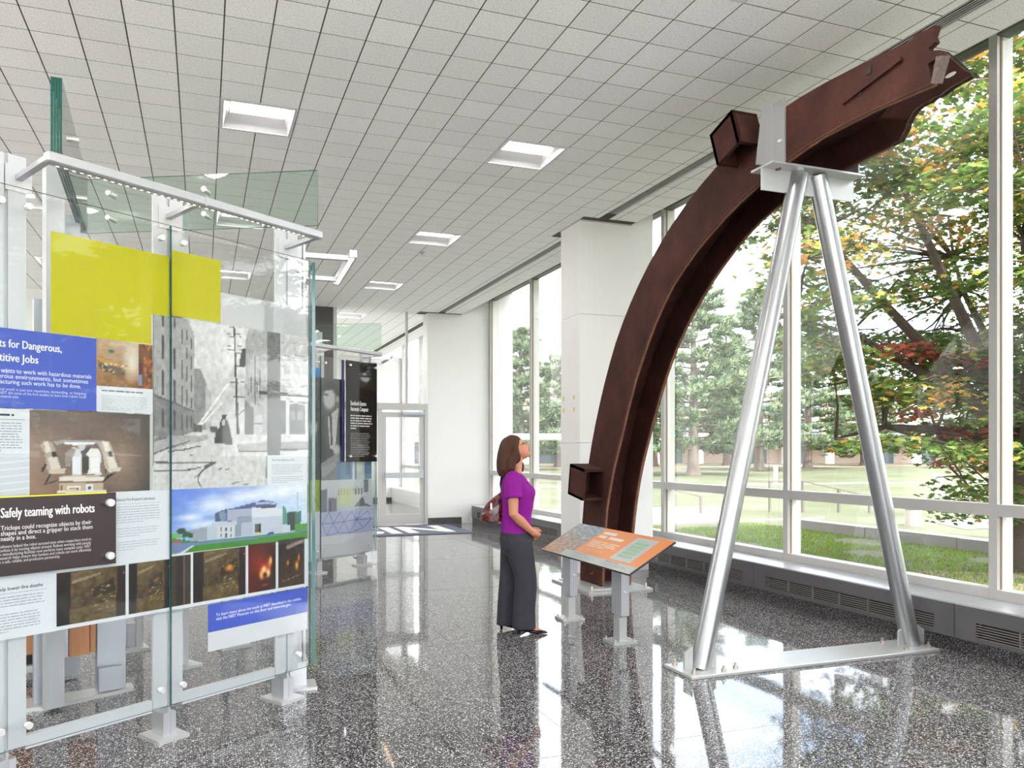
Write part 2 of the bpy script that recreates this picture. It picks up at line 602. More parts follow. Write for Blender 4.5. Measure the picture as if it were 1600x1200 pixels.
# walls
o = MB().box(XL - 5.6, XL - 0.15, Y0R - 2, 26, 4.5, 4.75).build('ceiling_sky_block', M['fin']); tag(o, 'unseen slab added on the left to block the sky', kind='structure')  # out-of-view slab added to keep sky light out of the left windows
wl = empty('wall_left_added', (XL, 5, 0), kind='structure')   # unseen clerestory, added so ground light reaches the ceiling
MB().box(XL - 0.15, XL, Y0R, 24, -0.3, 2.1).box(XL - 0.15, XL, Y0R, 24, 4.45, 4.9).build('dado_and_head', mat('taupe_wall', (0.40, 0.37, 0.34), 0.6), wl)  # tall solid sill shaped to keep low ground light off upright faces
for k in range(13):
    y = Y0R + 0.04 + k * 2.2
    MB().box(XL - 0.12, XL, y - 0.035, y + 0.035, 2.1, 4.45).build('mullion', M['trim'], wl)
    if k < 12: MB().box(XL - 0.07, XL - 0.06, y + 0.035, y + 2.165, 2.1, 4.45).build('pane', M['pane'], wl)
# unseen glazed wall behind the camera, added to let in frontal daylight
wb = empty('wall_back_added', (0, Y0R, 0), kind='structure')
MB().box(XL, WX + 0.2, Y0R - 0.15, Y0R, 0, 0.36).box(XL, WX + 0.2, Y0R - 0.15, Y0R, 4.45, 4.9).build('sill_and_head', M['wall'], wb)
for k in range(6):
    x = XL + 0.05 + k * 2.14
    MB().box(x - 0.035, x + 0.035, Y0R - 0.12, Y0R, 0.36, 4.45).build('mullion', M['trim'], wb)
    if k < 5: MB().box(x + 0.035, x + 2.105, Y0R - 0.07, Y0R - 0.06, 0.36, 4.45).build('pane', M['pane'], wb)
# far end: charcoal wall, glazed vestibule front, white pier
o = MB().box(1.1, 2.385, Y1R, Y1R + 0.2, 0, CEIL + 0.0017).build('wall_far_dark', M['darkwall']); tag(o, kind='structure')
o = MB().box(XL, 1.1, Y1R + 0.02, Y1R + 0.2, 0, CEIL + 0.0017).build('wall_far_left', M['wall']); tag(o, kind='structure')
o = MB().box(4.285, WX + 0.1, Y1R, Y1R + 0.35, 0, 4.8).build('wall_far', M['wall']); tag(o, kind='structure')
# vestibule beyond the door
ve = MB().box(2.2, 2.385, Y1R + 0.2, 22.7, 0, CEIL).box(2.2, 6.0, 22.6, 22.8, 0, CEIL).build('wall_vestibule', M['wall']); tag(ve, kind='structure')
MB().box(2.385, 5.6, 22.57, 22.6, 0, 0.10).build('baseboard', M['terrcurb'], ve)
vw = empty('window_20', (WX, 17, 0), kind='structure')
f = MB()
for y in (15.43, 16.7, 18.0, 19.3, 20.6, 22.55):
    f.box(WX, WX + 0.12, y - 0.03, y + 0.03, 0, 4.7)
f.box(WX, WX + 0.1, 15.43, 22.6, 0.98, 1.07)
f.build('frame', M['trim'], vw)
MB().box(WX - 0.3, WX + 0.1, 15.43, 22.6, 0, 0.40).build('sill', M['fin'], vw)
for a, b in ((15.46, 16.67), (16.73, 17.97), (18.03, 19.27), (19.33, 20.57), (20.63, 22.52)):
    MB().box(WX + 0.04, WX + 0.05, a, b, 0.4, 4.7).build('pane', M['pane'], vw)

# door in the glazed front
d = empty('door_1', (3.3, Y1R, 0), kind='structure')
MB().box(2.385, 4.285, Y1R - 0.03, Y1R + 0.09, 2.30, 2.43).build('header', M['trim'], d)
MB().box(3.27, 3.345, Y1R - 0.02, Y1R + 0.08, 0, 2.30).build('jamb', M['trim'], d)
MB().box(4.215, 4.285, Y1R - 0.02, Y1R + 0.08, 0, 2.30).build('jamb', M['trim'], d)
MB().box(2.385, 2.45, Y1R - 0.02, Y1R + 0.08, 0, CEIL).build('jamb', M['trim'], d)
lf = MB().box(3.35, 3.43, Y1R, Y1R + 0.05, 0.01, 2.25).box(4.13, 4.21, Y1R, Y1R + 0.05, 0.01, 2.25).box(3.43, 4.13, Y1R, Y1R + 0.05, 2.15, 2.25).box(3.43, 4.13, Y1R, Y1R + 0.05, 0.01, 0.22)
lf.build('door_leaf', M['trim'], d)
MB().box(3.43, 4.13, Y1R + 0.02, Y1R + 0.03, 0.22, 2.15).build('pane', M['pane'], d)
MB().box(3.40, 4.17, Y1R - 0.07, Y1R - 0.02, 0.94, 1.05).build('push_bar', M['alu'], d)
MB().box(4.12, 4.19, Y1R - 0.06, Y1R, 0.93, 1.07).build('latch', M['alugrey'], d)
MB().box(3.75, 4.20, Y1R - 0.05, Y1R, 2.20, 2.26).build('closer', M['alugrey'], d)
MB().box(2.45, 3.27, Y1R + 0.02, Y1R + 0.03, 0.10, 2.30).build('side_pane', M['pane'], d)
MB().box(2.45, 3.27, Y1R, Y1R + 0.05, 0.0, 0.10).build('sill', M['trim'], d)
MB().box(2.45, 4.285, Y1R + 0.02, Y1R + 0.03, 2.43, CEIL).build('transom_pane', M['pane'], d)
MB().box(3.83, 3.875, Y1R - 0.0, Y1R + 0.06, 2.43, CEIL).build('transom_mullion', M['trim'], d)

MB().box(4.285, 5.0, Y1R - 0.02, Y1R, 0, 0.125).build('baseboard_far', M['terrcurb'])['kind'] = 'structure'

# pilasters, built of stone slabs with fine joints
def pilaster(i, y0, y1):
    p = empty('wall_pilaster_%d' % i, (4.8, y0, 0), kind='structure')
    for z0, z1 in ((0.0, 1.573), (1.577, 3.13), (3.134, 4.82)):
        MB().box(4.285, 5.30, y0, y1, z0, z1).build('slab', M['wall'], p)
    MB().box(4.27, 5.0, y0 - 0.012, y1 + 0.012, CEIL - 0.012, CEIL + 0.0017).build('ceiling_trim', M['trim'], p)
    return p
for i, (a, b) in enumerate(PIL):
    pilaster(i + 1, a, b)
# patches of yellow adhesive left on the near face of the window-side pilaster
ad = MB()
for y, z in ((8.828, 2.133), (8.543, 2.131), (8.828, 1.985), (8.543, 1.985)):
    ad.prism([(y + 0.016 * math.cos(k * 0.785) * (1 + 0.3 * (k % 2)), z + 0.028 * math.sin(k * 0.785)) for k in range(8)], 0, 4.2815, 4.2855)
for p in [x for x in bpy.data.objects if x.name == 'wall_pilaster_2']:
    ad.build('adhesive_marks', mat('yellow_adhesive', (0.62, 0.47, 0.12), 0.7), p)

# window wall: bays 2.2 m wide
MY = [-4.40, -2.46, -0.22, 2.0, 4.203, 6.402, 8.64, 10.78, 12.93, 15.03]
for k in range(len(MY) - 1):
    a, b = MY[k], MY[k + 1]
    w = empty('window_%d' % (k + 1), (WX, (a + b) / 2, 0.36), kind='structure')
    hw = 0.033
    MB().box(WX, WX + 0.035, b - hw, b + hw, 0.36, 4.80).build('mullion', M['trim'], w)
    MB().box(WX + 0.035, WX + 0.05, b - hw - 0.006, b + hw + 0.006, 0.36, 4.80).build('gasket', M['gasket'], w)
    MB().box(WX + 0.052, WX + 0.165, b - hw, b + hw, 0.20, 4.80).build('exterior_fin', M['fin'], w)
    MB().box(WX, WX + 0.13, a + hw, b - hw, 0.985, 1.075).build('mid_rail', M['trim'], w)
    MB().box(WX - 0.005, WX + 0.13, a + hw, b - hw, 0.36, 0.436).build('bottom_rail', M['trim'], w)
    MB().box(WX + 0.0, WX + 0.13, a + hw, b - hw, 4.58, 4.82).build('head', mat('dark_head', (0.10, 0.11, 0.10), 0.5) if k == 0 else bpy.data.materials['dark_head'], w)
    MB().box(WX + 0.04, WX + 0.048, a + hw, b - hw, 1.075, 4.60).build('upper_pane', M['pane'], w)
    MB().box(WX + 0.04, WX + 0.048, a + hw, b - hw, 0.436, 0.985).build('lower_pane', M['pane'], w)
o = MB().box(WX, WX + 0.25, Y0R, 24, -0.4, 0.36).build('wall_window_plinth', M['fin']); tag(o, kind='structure')
o = MB().box(WX + 0.17, 6.10, 15.0, 15.4, -0.3, 5.0).build('wall_exterior_pier', M['fin']); tag(o, kind='structure')
o = MB().box(5.24, WX, Y0R, Y1R, 0, 0.115).build('baseboard_window', M['terrcurb']); tag(o, kind='structure')

# convector covers under the windows, one per bay
def convector(a, b, label):
    c = empty('convector_cover', (5.4, (a + b) / 2, 0.115), label=label, cat='radiator', group='convector covers under the windows')
    g0, g1 = a + 0.17, b - 0.17
    body = MB().box(5.208, 5.222, a + 0.003, b - 0.003, 0.245, 0.352).box(5.208, 5.222, a + 0.003, b - 0.003, 0.105, 0.132)
    body.box(5.208, 5.222, a + 0.003, g0, 0.132, 0.245).box(5.208, 5.222, g1, b - 0.003, 0.132, 0.245)
    body.build('front_panel', M['conv'], c)
    MB().box(5.206, WX - 0.006, a + 0.002, b - 0.002, 0.352, 0.364).build('top_panel', M['convtop'], c)
    MB().box(5.262, 5.27, g0, g1, 0.125, 0.25).build('grille_shadow', M['dark'], c)
    for q in range(6):
        z = 0.138 + q * 0.0182
        MB().bar((5.219, g0, z), (5.219, g1, z), 0.016, 0.0065).build('louvre', M['slat'], c)
    n = max(1, round((g1 - g0) / 0.33))
    for q in range(1, n):
        y = g0 + (g1 - g0) * q / n
        MB().box(5.209, 5.228, y - 0.004, y + 0.004, 0.13, 0.247).build('grille_divider', M['slat'], c)
CV = ['grey convector cover behind the camera end of the window wall', 'grey convector cover beside the pilaster behind the viewer', 'grey convector cover at the right edge of the picture',
      'grey louvred convector cover behind the right foot of the steel stand', 'grey louvred convector cover left of the stand, behind the orange sign',
      'grey convector cover hidden behind the pilaster', 'grey convector cover beyond the pilaster, behind the woman', 'grey convector cover at the far end by the white pier']
for (a, b), l in zip([(-2.46, -0.22), (-0.22, 1.77), (2.29, 4.203), (4.203, 6.402), (6.402, 8.39), (8.91, 10.78), (10.78, 12.93), (12.93, 15.03)], CV):
    convector(a, b, l)

# recessed 2 x 2 ft lamps
def lamp_proto():
    r = empty('ceiling_light', (0, 0, 0))
    w = 2 * T
    fr = MB()
    fr.box(0.002, w - 0.002, 0.002, 0.03, -0.004, 0.02).box(0.002, w - 0.002, w - 0.03, w - 0.002, -0.004, 0.02)
    fr.box(0.002, 0.03, 0.03, w - 0.03, -0.004, 0.02).box(w - 0.03, w - 0.002, 0.03, w - 0.03, -0.004, 0.02)
    fr.build('frame', M['refl'], r, local=True)
    a, b, h = 0.03, w - 0.03, 0.085
    s0, s1 = 0.20, w - 0.20
    rf = MB()
    rf.add([(a, a, 0), (b, a, 0), (b - 0.05, s0, h), (a + 0.05, s0, h)], [(0, 1, 2, 3)])
    rf.add([(a, b, 0), (b, b, 0), (b - 0.05, s1, h), (a + 0.05, s1, h)], [(0, 1, 2, 3)])
    rf.add([(a, a, 0), (a, b, 0), (a + 0.05, s1, h), (a + 0.05, s0, h)], [(0, 1, 2, 3)])
    rf.add([(b, a, 0), (b, b, 0), (b - 0.05, s1, h), (b - 0.05, s0, h)], [(0, 1, 2, 3)])
    rf.build('reflector', M['refl'], r, local=True)
    L = MB()
    n = 8
    rings = []
    for x in (a + 0.055, b - 0.055):
        rings.append([(x, (s0 + s1) / 2 + math.cos(math.pi * k / n) * 0.105, h - 0.005 - 0.035 * math.sin(math.pi * k / n)) for k in range(n + 1)])
    L.loft(rings)
    L.build('lens', M['lens'], r, local=True, smooth=True)
    return r
LP = lamp_proto()
LNAME = {(0, 0): 'square recessed ceiling lamp nearest the camera, above the left glass exhibit', (1, 0): 'square recessed ceiling lamp left of the rusted arch top',
         (1, 1): 'square recessed ceiling lamp in the middle distance above the hall', (1, 2): 'square recessed ceiling lamp far down the hall before the dark wall',
         (1, 3): 'recessed lamp beyond the glazed front, nearer one', (1, 4): 'recessed lamp beyond the glazed front, farther one'}
k = 0
first = True
for kx in (-2, -1, 0, 1):
    for ky in (-3, -2, -1, 0, 1, 2, 3, 4):
        x, y = LIGHTS[k]
        k += 1
        if ky > 2 and kx < 1: continue
        o = LP if first else copy_tree(LP)
        first = False
        o.location = (x, y, CEIL)
        tag(o, LNAME.get((kx, ky), 'square recessed ceiling lamp, %s row from the windows, %s from the far wall' % ({1: 'first', 0: 'second', -1: 'third', -2: 'fourth'}[kx], {2: 'first', 1: 'second', 0: 'third', -1: 'fourth', -2: 'fifth', -3: 'sixth'}.get(ky, 'next'))), 'ceiling light', 'recessed ceiling lamps')
        li = bpy.data.lights.new('lamp_light', 'AREA')
        li.shape = 'RECTANGLE'
        li.size, li.size_y = 0.48, 0.20
        li.energy = TROFFER_W
        li.color = (1.0, 0.97, 0.94)
        lo = bpy.data.objects.new('lamp_light', li)
        lo.location = (T, T, 0.028)
        lo.parent = o
        COL.objects.link(lo)

# slot diffusers beside the windows
def diffuser(y0, y1, label):
    v = empty('slot_diffuser', (4.545, (y0 + y1) / 2, CEIL), label=label, cat='air vent', group='linear slot diffusers along the windows')
    MB().box(4.478, 4.612, y0, y1, CEIL + 0.0004, CEIL + 0.0015).build('slot_shadow', M['dark'], v)
    for x, w in ((4.482, 0.005), (4.510, 0.006), (4.534, 0.006), (4.558, 0.006), (4.590, 0.034)):
        MB().box(x - w / 2, x + w / 2, y0, y1, CEIL - 0.004, CEIL + 0.0003).build('blade', M['trim'] if w < 0.03 else M['alugrey'], v)
diffuser(2.35, 8.05, 'long dark slot air vent running over the top of the rusted arch')
diffuser(9.2, 14.83, 'dark slot air vent beyond the pilaster running to the far pier')
diffuser(-4.2, 1.7, 'slot air vent behind the camera')

# entrance mat
mt = empty('entrance_mat', (3.0, 14.0, 0), label='dark blue-grey entrance mat with pale lettering before the glass door', cat='mat')
MB().box(1.2, 4.62, 13.16, 14.85, 0.0, 0.012).build('mat_pile', M['matrug'], mt)
vs, fs, asp = text_mesh('NIST', 0.035)
le = MB()
le.add([(4.35 - 2.6 * p[0], 14.58 - 1.2 * (p[1] - 0.21) / 0.79, 0.0135) for p in vs], fs)
le.build('lettering', M['matpale'], mt)

# sprinkler head
sp = empty('sprinkler_head', (2.9, 10.5, CEIL), label='tiny chrome sprinkler head in the ceiling beside a far lamp', cat='sprinkler')
n_ = 14
MB().tube([(2.9, 10.5, CEIL + 0.001), (2.9, 10.5, CEIL - 0.006)], [0.045, 0.040], n_).build('escutcheon', M['alugrey'], sp, smooth=True)
MB().tube([(2.9, 10.5, CEIL - 0.006), (2.9, 10.5, CEIL - 0.03)], [0.012, 0.010], 8).build('nozzle', M['alugrey'], sp, smooth=True)
MB().tube([(2.9, 10.5, CEIL - 0.03), (2.9, 10.5, CEIL - 0.034)], 0.02, 10).build('deflector', M['alugrey'], sp, smooth=True)

# flat prints: outlines inside each picture (0..1) with their ink
STREET = ((-0.09, 0.905, 1.276, 2.157), [
    ([(0.0,1.014),(0.158,1.016),(0.19,0.998),(0.228,0.901),(0.228,0.341),(0.0,0.259)], 168),
    ([(0.0,0.544),(0.228,0.456),(0.228,0.341),(0.0,0.259)], 128),
    ([(0.0,0.551),(0.228,0.463),(0.228,0.453),(0.0,0.538)], 95),
    ([(0.046,1.008),(0.057,1.0),(0.057,0.933),(0.046,0.939)], 72),
    ([(0.046,0.892),(0.057,0.885),(0.057,0.747),(0.046,0.754)], 72),
    ([(0.046,0.691),(0.057,0.683),(0.057,0.541),(0.046,0.548)], 72),
    ([(0.046,0.47),(0.057,0.462),(0.057,0.355),(0.046,0.363)], 72),
    ([(0.107,1.005),(0.118,0.997),(0.118,0.935),(0.107,0.941)], 72),
    ([(0.107,0.82),(0.118,0.812),(0.118,0.695),(0.107,0.701)], 72),
    ([(0.107,0.641),(0.118,0.633),(0.118,0.499),(0.107,0.507)], 72),
    ([(0.107,0.461),(0.118,0.452),(0.118,0.344),(0.107,0.352)], 72),
    ([(0.148,0.946),(0.155,0.938),(0.155,0.849),(0.148,0.856)], 72),
    ([(0.148,0.763),(0.155,0.755),(0.155,0.646),(0.148,0.653)], 72),
    ([(0.148,0.613),(0.155,0.604),(0.155,0.495),(0.148,0.503)], 72),
    ([(0.148,0.449),(0.155,0.44),(0.155,0.345),(0.148,0.353)], 72),
    ([(0.179,0.943),(0.185,0.935),(0.185,0.872),(0.179,0.88)], 72),
    ([(0.179,0.839),(0.185,0.83),(0.185,0.76),(0.179,0.767)], 72),
    ([(0.179,0.726),(0.185,0.719),(0.185,0.629),(0.179,0.636)], 72),
    ([(0.179,0.595),(0.185,0.587),(0.185,0.49),(0.179,0.498)], 72),
    ([(0.179,0.438),(0.185,0.429),(0.185,0.346),(0.179,0.353)], 72),
    ([(0.204,0.901),(0.21,0.892),(0.21,0.822),(0.204,0.83)], 72),
    ([(0.204,0.789),(0.21,0.78),(0.21,0.704),(0.204,0.711)], 72),
    ([(0.204,0.677),(0.21,0.667),(0.21,0.571),(0.204,0.579)], 72),
    ([(0.204,0.544),(0.21,0.536),(0.21,0.479),(0.204,0.486)], 72),
    ([(0.204,0.438),(0.21,0.43),(0.21,0.353),(0.204,0.361)], 72),
    ([(0.226,0.715),(0.265,0.712),(0.282,0.67),(0.302,0.617),(0.302,0.355),(0.226,0.353)], 140),
    ([(0.295,0.617),(0.33,0.579),(0.33,0.363),(0.295,0.362)], 185),
    ([(0.241,0.377),(0.255,0.372),(0.441,0.642),(0.42,0.633)], 240),
    ([(0.243,0.358),(0.249,0.353),(0.399,0.515),(0.385,0.521)], 235),
    ([(0.547,0.918),(0.569,1.002),(0.695,1.02),(0.695,0.264),(0.54,0.263),(0.544,0.706)], 172),
    ([(0.562,0.574),(0.569,0.574),(0.569,0.596),(0.562,0.595)], 92),
    ([(0.581,0.703),(0.587,0.704),(0.587,0.597),(0.581,0.596)], 92),
    ([(0.605,0.833),(0.612,0.834),(0.612,0.513),(0.605,0.513)], 92),
    ([(0.618,0.663),(0.625,0.664),(0.625,0.599),(0.618,0.599)], 92),
    ([(0.638,0.75),(0.645,0.751),(0.645,0.557),(0.638,0.557)], 92),
    ([(0.503,0.773),(0.523,0.865),(0.547,0.875),(0.547,0.763),(0.514,0.753)], 78),
    ([(0.544,0.538),(0.603,0.498),(0.603,0.285),(0.536,0.284)], 110),
    ([(0.607,0.455),(0.664,0.451),(0.664,0.271),(0.607,0.27)], 190),
    ([(0.607,0.406),(0.664,0.404),(0.664,0.393),(0.607,0.395)], 70),
    ([(0.787,1.014),(1.003,1.014),(1.003,0.595),(0.787,0.603)], 202),
    ([(0.795,0.943),(0.993,0.956),(0.993,0.951),(0.795,0.939)], 165),
    ([(0.795,0.862),(0.993,0.872),(0.993,0.867),(0.795,0.857)], 165),
    ([(0.795,0.829),(0.993,0.838),(0.993,0.833),(0.795,0.824)], 165),
    ([(0.795,0.788),(0.993,0.796),(0.993,0.791),(0.795,0.783)], 165),
    ([(0.795,0.699),(0.993,0.704),(0.993,0.699),(0.795,0.695)], 165),
    ([(0.795,0.655),(0.993,0.658),(0.993,0.654),(0.795,0.65)], 165),
    ([(0.816,0.801),(0.865,0.799),(0.865,0.736),(0.816,0.737)], 178),
    ([(0.886,0.808),(0.937,0.806),(0.937,0.741),(0.886,0.743)], 178),
    ([(0.95,0.815),(1.001,0.813),(1.001,0.747),(0.95,0.749)], 178),
    ([(0.634,0.613),(1.003,0.603),(1.003,0.586),(0.634,0.591)], 70),
    ([(0.787,0.558),(1.003,0.556),(1.003,0.266),(0.787,0.264)], 86),
    ([(0.83,0.562),(0.855,0.562),(0.855,0.266),(0.83,0.264)], 205),
    ([(0.974,0.555),(0.994,0.554),(0.994,0.266),(0.974,0.266)], 200),
    ([(0.852,0.548),(0.907,0.56),(0.974,0.541),(0.974,0.53),(0.907,0.546),(0.852,0.531)], 190),
    ([(0.865,0.493),(0.898,0.494),(0.898,0.43),(0.865,0.429)], 130),
    ([(0.916,0.495),(0.958,0.495),(0.958,0.432),(0.916,0.431)], 130),
    ([(0.795,0.493),(0.824,0.495),(0.824,0.428),(0.795,0.427)], 120),
    ([(-0.003,0.308),(1.003,0.341),(1.003,-0.034),(-0.003,-0.002)], 206),
    ([(-0.003,0.308),(0.303,0.32),(0.303,0.293),(0.126,0.245),(-0.003,0.212)], 168),
    ([(0.499,0.268),(0.695,0.284),(0.695,0.226),(0.507,0.229)], 176),
    ([(0.495,0.268),(0.507,0.226),(0.695,0.226),(0.695,0.218),(0.503,0.219),(0.489,0.264)], 80),
    ([(0.783,0.285),(1.003,0.294),(1.003,0.237),(0.783,0.229)], 140),
    ([(0.783,0.237),(1.003,0.243),(1.003,0.232),(0.783,0.226)], 70),
    ([(-0.003,0.212),(0.088,0.251),(0.196,0.285),(0.2,0.279),(0.094,0.244),(-0.003,0.203)], 84),
    ([(0.076,0.226),(0.171,0.238),(0.262,0.259),(0.263,0.252),(0.171,0.229),(0.076,0.218)], 84),
    ([(-0.003,0.168),(0.108,0.161),(0.33,0.163),(0.331,0.153),(0.108,0.151),(-0.003,0.156)], 84),
    ([(-0.003,0.117),(0.171,0.116),(0.275,0.132),(0.33,0.158),(0.357,0.163),(0.359,0.153),(0.303,0.135),(0.184,0.106),(-0.003,0.108)], 84),
    ([(0.316,0.15),(0.275,0.118),(0.249,0.089),(0.245,0.069),(0.255,0.07),(0.262,0.089),(0.295,0.118),(0.357,0.152)], 84),
    ([(0.243,0.073),(0.245,0.039),(0.265,0.005),(0.27,0.008),(0.254,0.042),(0.253,0.073)], 84),
    ([(0.015,0.303),(0.069,0.309),(0.073,0.296),(-0.003,0.276)], 110),
    ([(0.371,0.117),(0.399,0.121),(0.403,0.114),(0.375,0.109)], 120),
    ([(0.413,0.116),(0.441,0.12),(0.446,0.112),(0.417,0.109)], 120),
    ([(0.448,0.025),(0.477,0.03),(0.481,0.02),(0.453,0.018)], 120),
    ([(0.477,0.031),(0.507,0.035),(0.511,0.027),(0.481,0.024)], 120),
    ([(0.536,0.015),(0.566,0.019),(0.57,0.01),(0.541,0.008)], 120),
    ([(0.222,0.073),(0.249,0.077),(0.253,0.069),(0.226,0.066)], 120),
    ([(0.19,0.199),(0.216,0.204),(0.22,0.196),(0.194,0.193)], 120),
    ([(0.694,1.011),(0.786,1.017),(0.795,0.258),(0.694,0.257)], 104),
    ([(0.694,0.327),(0.79,0.329),(0.788,0.2),(0.694,0.193)], 96),
    ([(0.686,0.196),(0.704,0.196),(0.702,0.041),(0.683,0.049)], 150),
    ([(0.468,1.002),(0.476,1.003),(0.505,0.333),(0.486,0.333)], 52),
    ([(0.427,0.991),(0.518,1.002),(0.518,0.998),(0.427,0.988)], 120),
    ([(0.427,0.95),(0.518,0.96),(0.518,0.956),(0.427,0.946)], 120),
    ([(0.427,0.932),(0.518,0.942),(0.518,0.938),(0.427,0.927)], 120),
    ([(0.427,0.875),(0.518,0.884),(0.518,0.88),(0.427,0.872)], 120),
    ([(0.427,0.852),(0.518,0.86),(0.518,0.856),(0.427,0.848)], 120),
    ([(0.427,0.833),(0.518,0.841),(0.518,0.837),(0.427,0.829)], 120),
    ([(0.443,0.753),(0.538,0.76),(0.538,0.754),(0.443,0.748)], 70),
    ([(0.443,0.655),(0.538,0.661),(0.538,0.654),(0.443,0.649)], 70),
    ([(0.443,0.562),(0.538,0.566),(0.538,0.56),(0.443,0.556)], 70),
    ([(0.477,0.436),(0.536,0.488),(0.539,0.482),(0.481,0.429)], 110),
    ([(0.344,0.306),(0.456,0.309),(0.463,0.267),(0.427,0.263),(0.371,0.28),(0.344,0.28)], 60),
    ([(0.344,0.271),(0.357,0.343),(0.382,0.378),(0.382,0.405),(0.396,0.426),(0.394,0.448),(0.424,0.449),(0.42,0.427),(0.434,0.4),(0.441,0.372),(0.452,0.331),(0.452,0.272)], 55),
    ([(0.389,0.398),(0.399,0.42),(0.413,0.42),(0.413,0.379),(0.392,0.378)], 190),
    ([(0.32,0.372),(0.364,0.377),(0.364,0.336),(0.323,0.336)], 90),
    ([(0.221,0.386),(0.27,0.381),(0.273,0.335),(0.222,0.334)], 92),
])
RENDERING = ((-0.001, 0.887, 0.947, 1.277), [
    ([(0.378,0.633),(0.584,0.724),(0.635,0.755),(0.745,0.7),(0.745,0.652),(0.592,0.645),(0.411,0.6)], (78,88,140)),
    ([(0.584,0.73),(0.745,0.7),(0.743,0.667),(0.589,0.688)], (170,180,205)),
    ([(0.293,0.594),(0.37,0.642),(0.443,0.594),(0.443,0.427),(0.293,0.448)], (70,84,120)),
    ([(0.315,0.597),(0.363,0.609),(0.37,0.461),(0.331,0.448)], (120,140,165)),
    ([(0.375,0.621),(0.554,0.633),(0.554,0.388),(0.443,0.409),(0.375,0.458)], (165,172,192)),
    ([(0.443,0.503),(0.554,0.509),(0.554,0.367),(0.443,0.373)], (142,152,170)),
    ([(0.554,0.63),(0.795,0.594),(0.795,0.161),(0.554,0.179)], (190,198,210)),
    ([(0.554,0.63),(0.795,0.594),(0.795,0.458),(0.554,0.473)], (214,216,224)),
    ([(0.584,0.648),(0.741,0.652),(0.741,0.603),(0.584,0.624)], (60,70,100)),
    ([(0.266,0.424),(0.443,0.436),(0.443,0.373),(0.266,0.373)], (190,196,204)),
    ([(0.119,0.348),(0.239,0.376),(0.239,0.161),(0.142,0.176),(0.119,0.261)], (150,160,172)),
    ([(0.239,0.376),(0.307,0.382),(0.307,0.164),(0.239,0.164)], (186,194,204)),
    ([(0.307,0.376),(0.43,0.373),(0.43,0.161),(0.307,0.167)], (205,206,212)),
    ([(0.43,0.364),(0.484,0.373),(0.484,0.167),(0.43,0.167)], (140,150,165)),
    ([(0.48,0.382),(0.559,0.385),(0.559,0.167),(0.48,0.167)], (176,184,196)),
    ([(0.327,0.348),(0.336,0.352),(0.336,0.288),(0.327,0.285)], (70,75,88)),
    ([(0.327,0.248),(0.336,0.252),(0.336,0.188),(0.327,0.185)], (70,75,88)),
    ([(0.364,0.342),(0.374,0.342),(0.374,0.279),(0.364,0.279)], (70,75,88)),
    ([(0.364,0.239),(0.374,0.242),(0.374,0.179),(0.364,0.176)], (70,75,88)),
    ([(0.4,0.333),(0.409,0.336),(0.409,0.27),(0.4,0.27)], (70,75,88)),
    ([(0.4,0.233),(0.409,0.233),(0.409,0.17),(0.4,0.167)], (70,75,88)),
    ([(0.574,0.355),(0.625,0.364),(0.625,0.182),(0.574,0.185)], (100,98,96)),
    ([(0.61,0.358),(0.625,0.361),(0.625,0.182),(0.611,0.182)], (40,40,48)),
    ([(0.795,0.576),(0.795,0.624),(0.777,0.636),(0.81,0.633),(0.819,0.591),(0.83,0.512),(0.834,0.291),(0.797,0.291)], (86,150,132)),
    ([(0.834,0.509),(0.949,0.512),(0.949,0.409),(0.94,0.17),(0.834,0.173)], (70,110,100)),
    ([(0.834,0.5),(0.898,0.5),(0.893,0.191),(0.834,0.194)], (40,60,62)),
    ([(0.911,0.858),(0.923,0.858),(0.926,0.503),(0.912,0.506)], (178,200,220)),
    ([(0.795,0.291),(0.855,0.288),(0.858,0.179),(0.795,0.179)], (205,208,220)),
    ([(0.898,0.279),(1.024,0.294),(1.024,0.173),(0.898,0.179)], (80,150,60)),
    ([(-0.008,0.258),(0.164,0.164),(0.732,0.148),(1.024,0.176),(1.024,-0.033),(-0.008,-0.009)], (62,138,42)),
    ([(-0.008,0.179),(0.194,0.139),(0.732,0.136),(1.024,0.176),(1.024,0.155),(0.732,0.112),(0.208,0.1),(0.149,0.103),(0.077,-0.009),(-0.008,-0.009)], (110,125,170)),
    ([(0.142,0.106),(0.157,0.103),(0.077,-0.012),(0.041,-0.006)], (200,215,225)),
    ([(-0.007,0.015),(0.02,0.024),(0.041,-0.003),(-0.007,-0.009)], (90,175,50)),
    ([(0.037,0.348),(0.055,0.397),(0.088,0.394),(0.098,0.336),(0.088,0.285),(0.052,0.297)], (40,62,40)),
    ([(0.07,0.309),(0.091,0.333),(0.119,0.324),(0.145,0.291),(0.142,0.23),(0.077,0.245)], (38,95,48)),
    ([(0.08,0.252),(0.088,0.252),(0.088,0.191),(0.08,0.191)], (60,60,50)),
    ([(0.109,0.245),(0.116,0.245),(0.116,0.182),(0.109,0.185)], (60,60,50)),
    ([(-0.006,0.315),(0.041,0.315),(0.077,0.255),(-0.006,0.248)], (110,185,90)),
    ([(0.02,0.206),(0.055,0.209),(0.071,0.185),(0.065,0.167),(0.02,0.173)], (190,70,55)),
    ([(0.67,0.17),(0.702,0.2),(0.727,0.176),(0.727,0.148),(0.679,0.145)], (40,70,170)),
    ([(0.58,0.206),(0.618,0.206),(0.618,0.179),(0.58,0.182)], (220,190,60)),
])
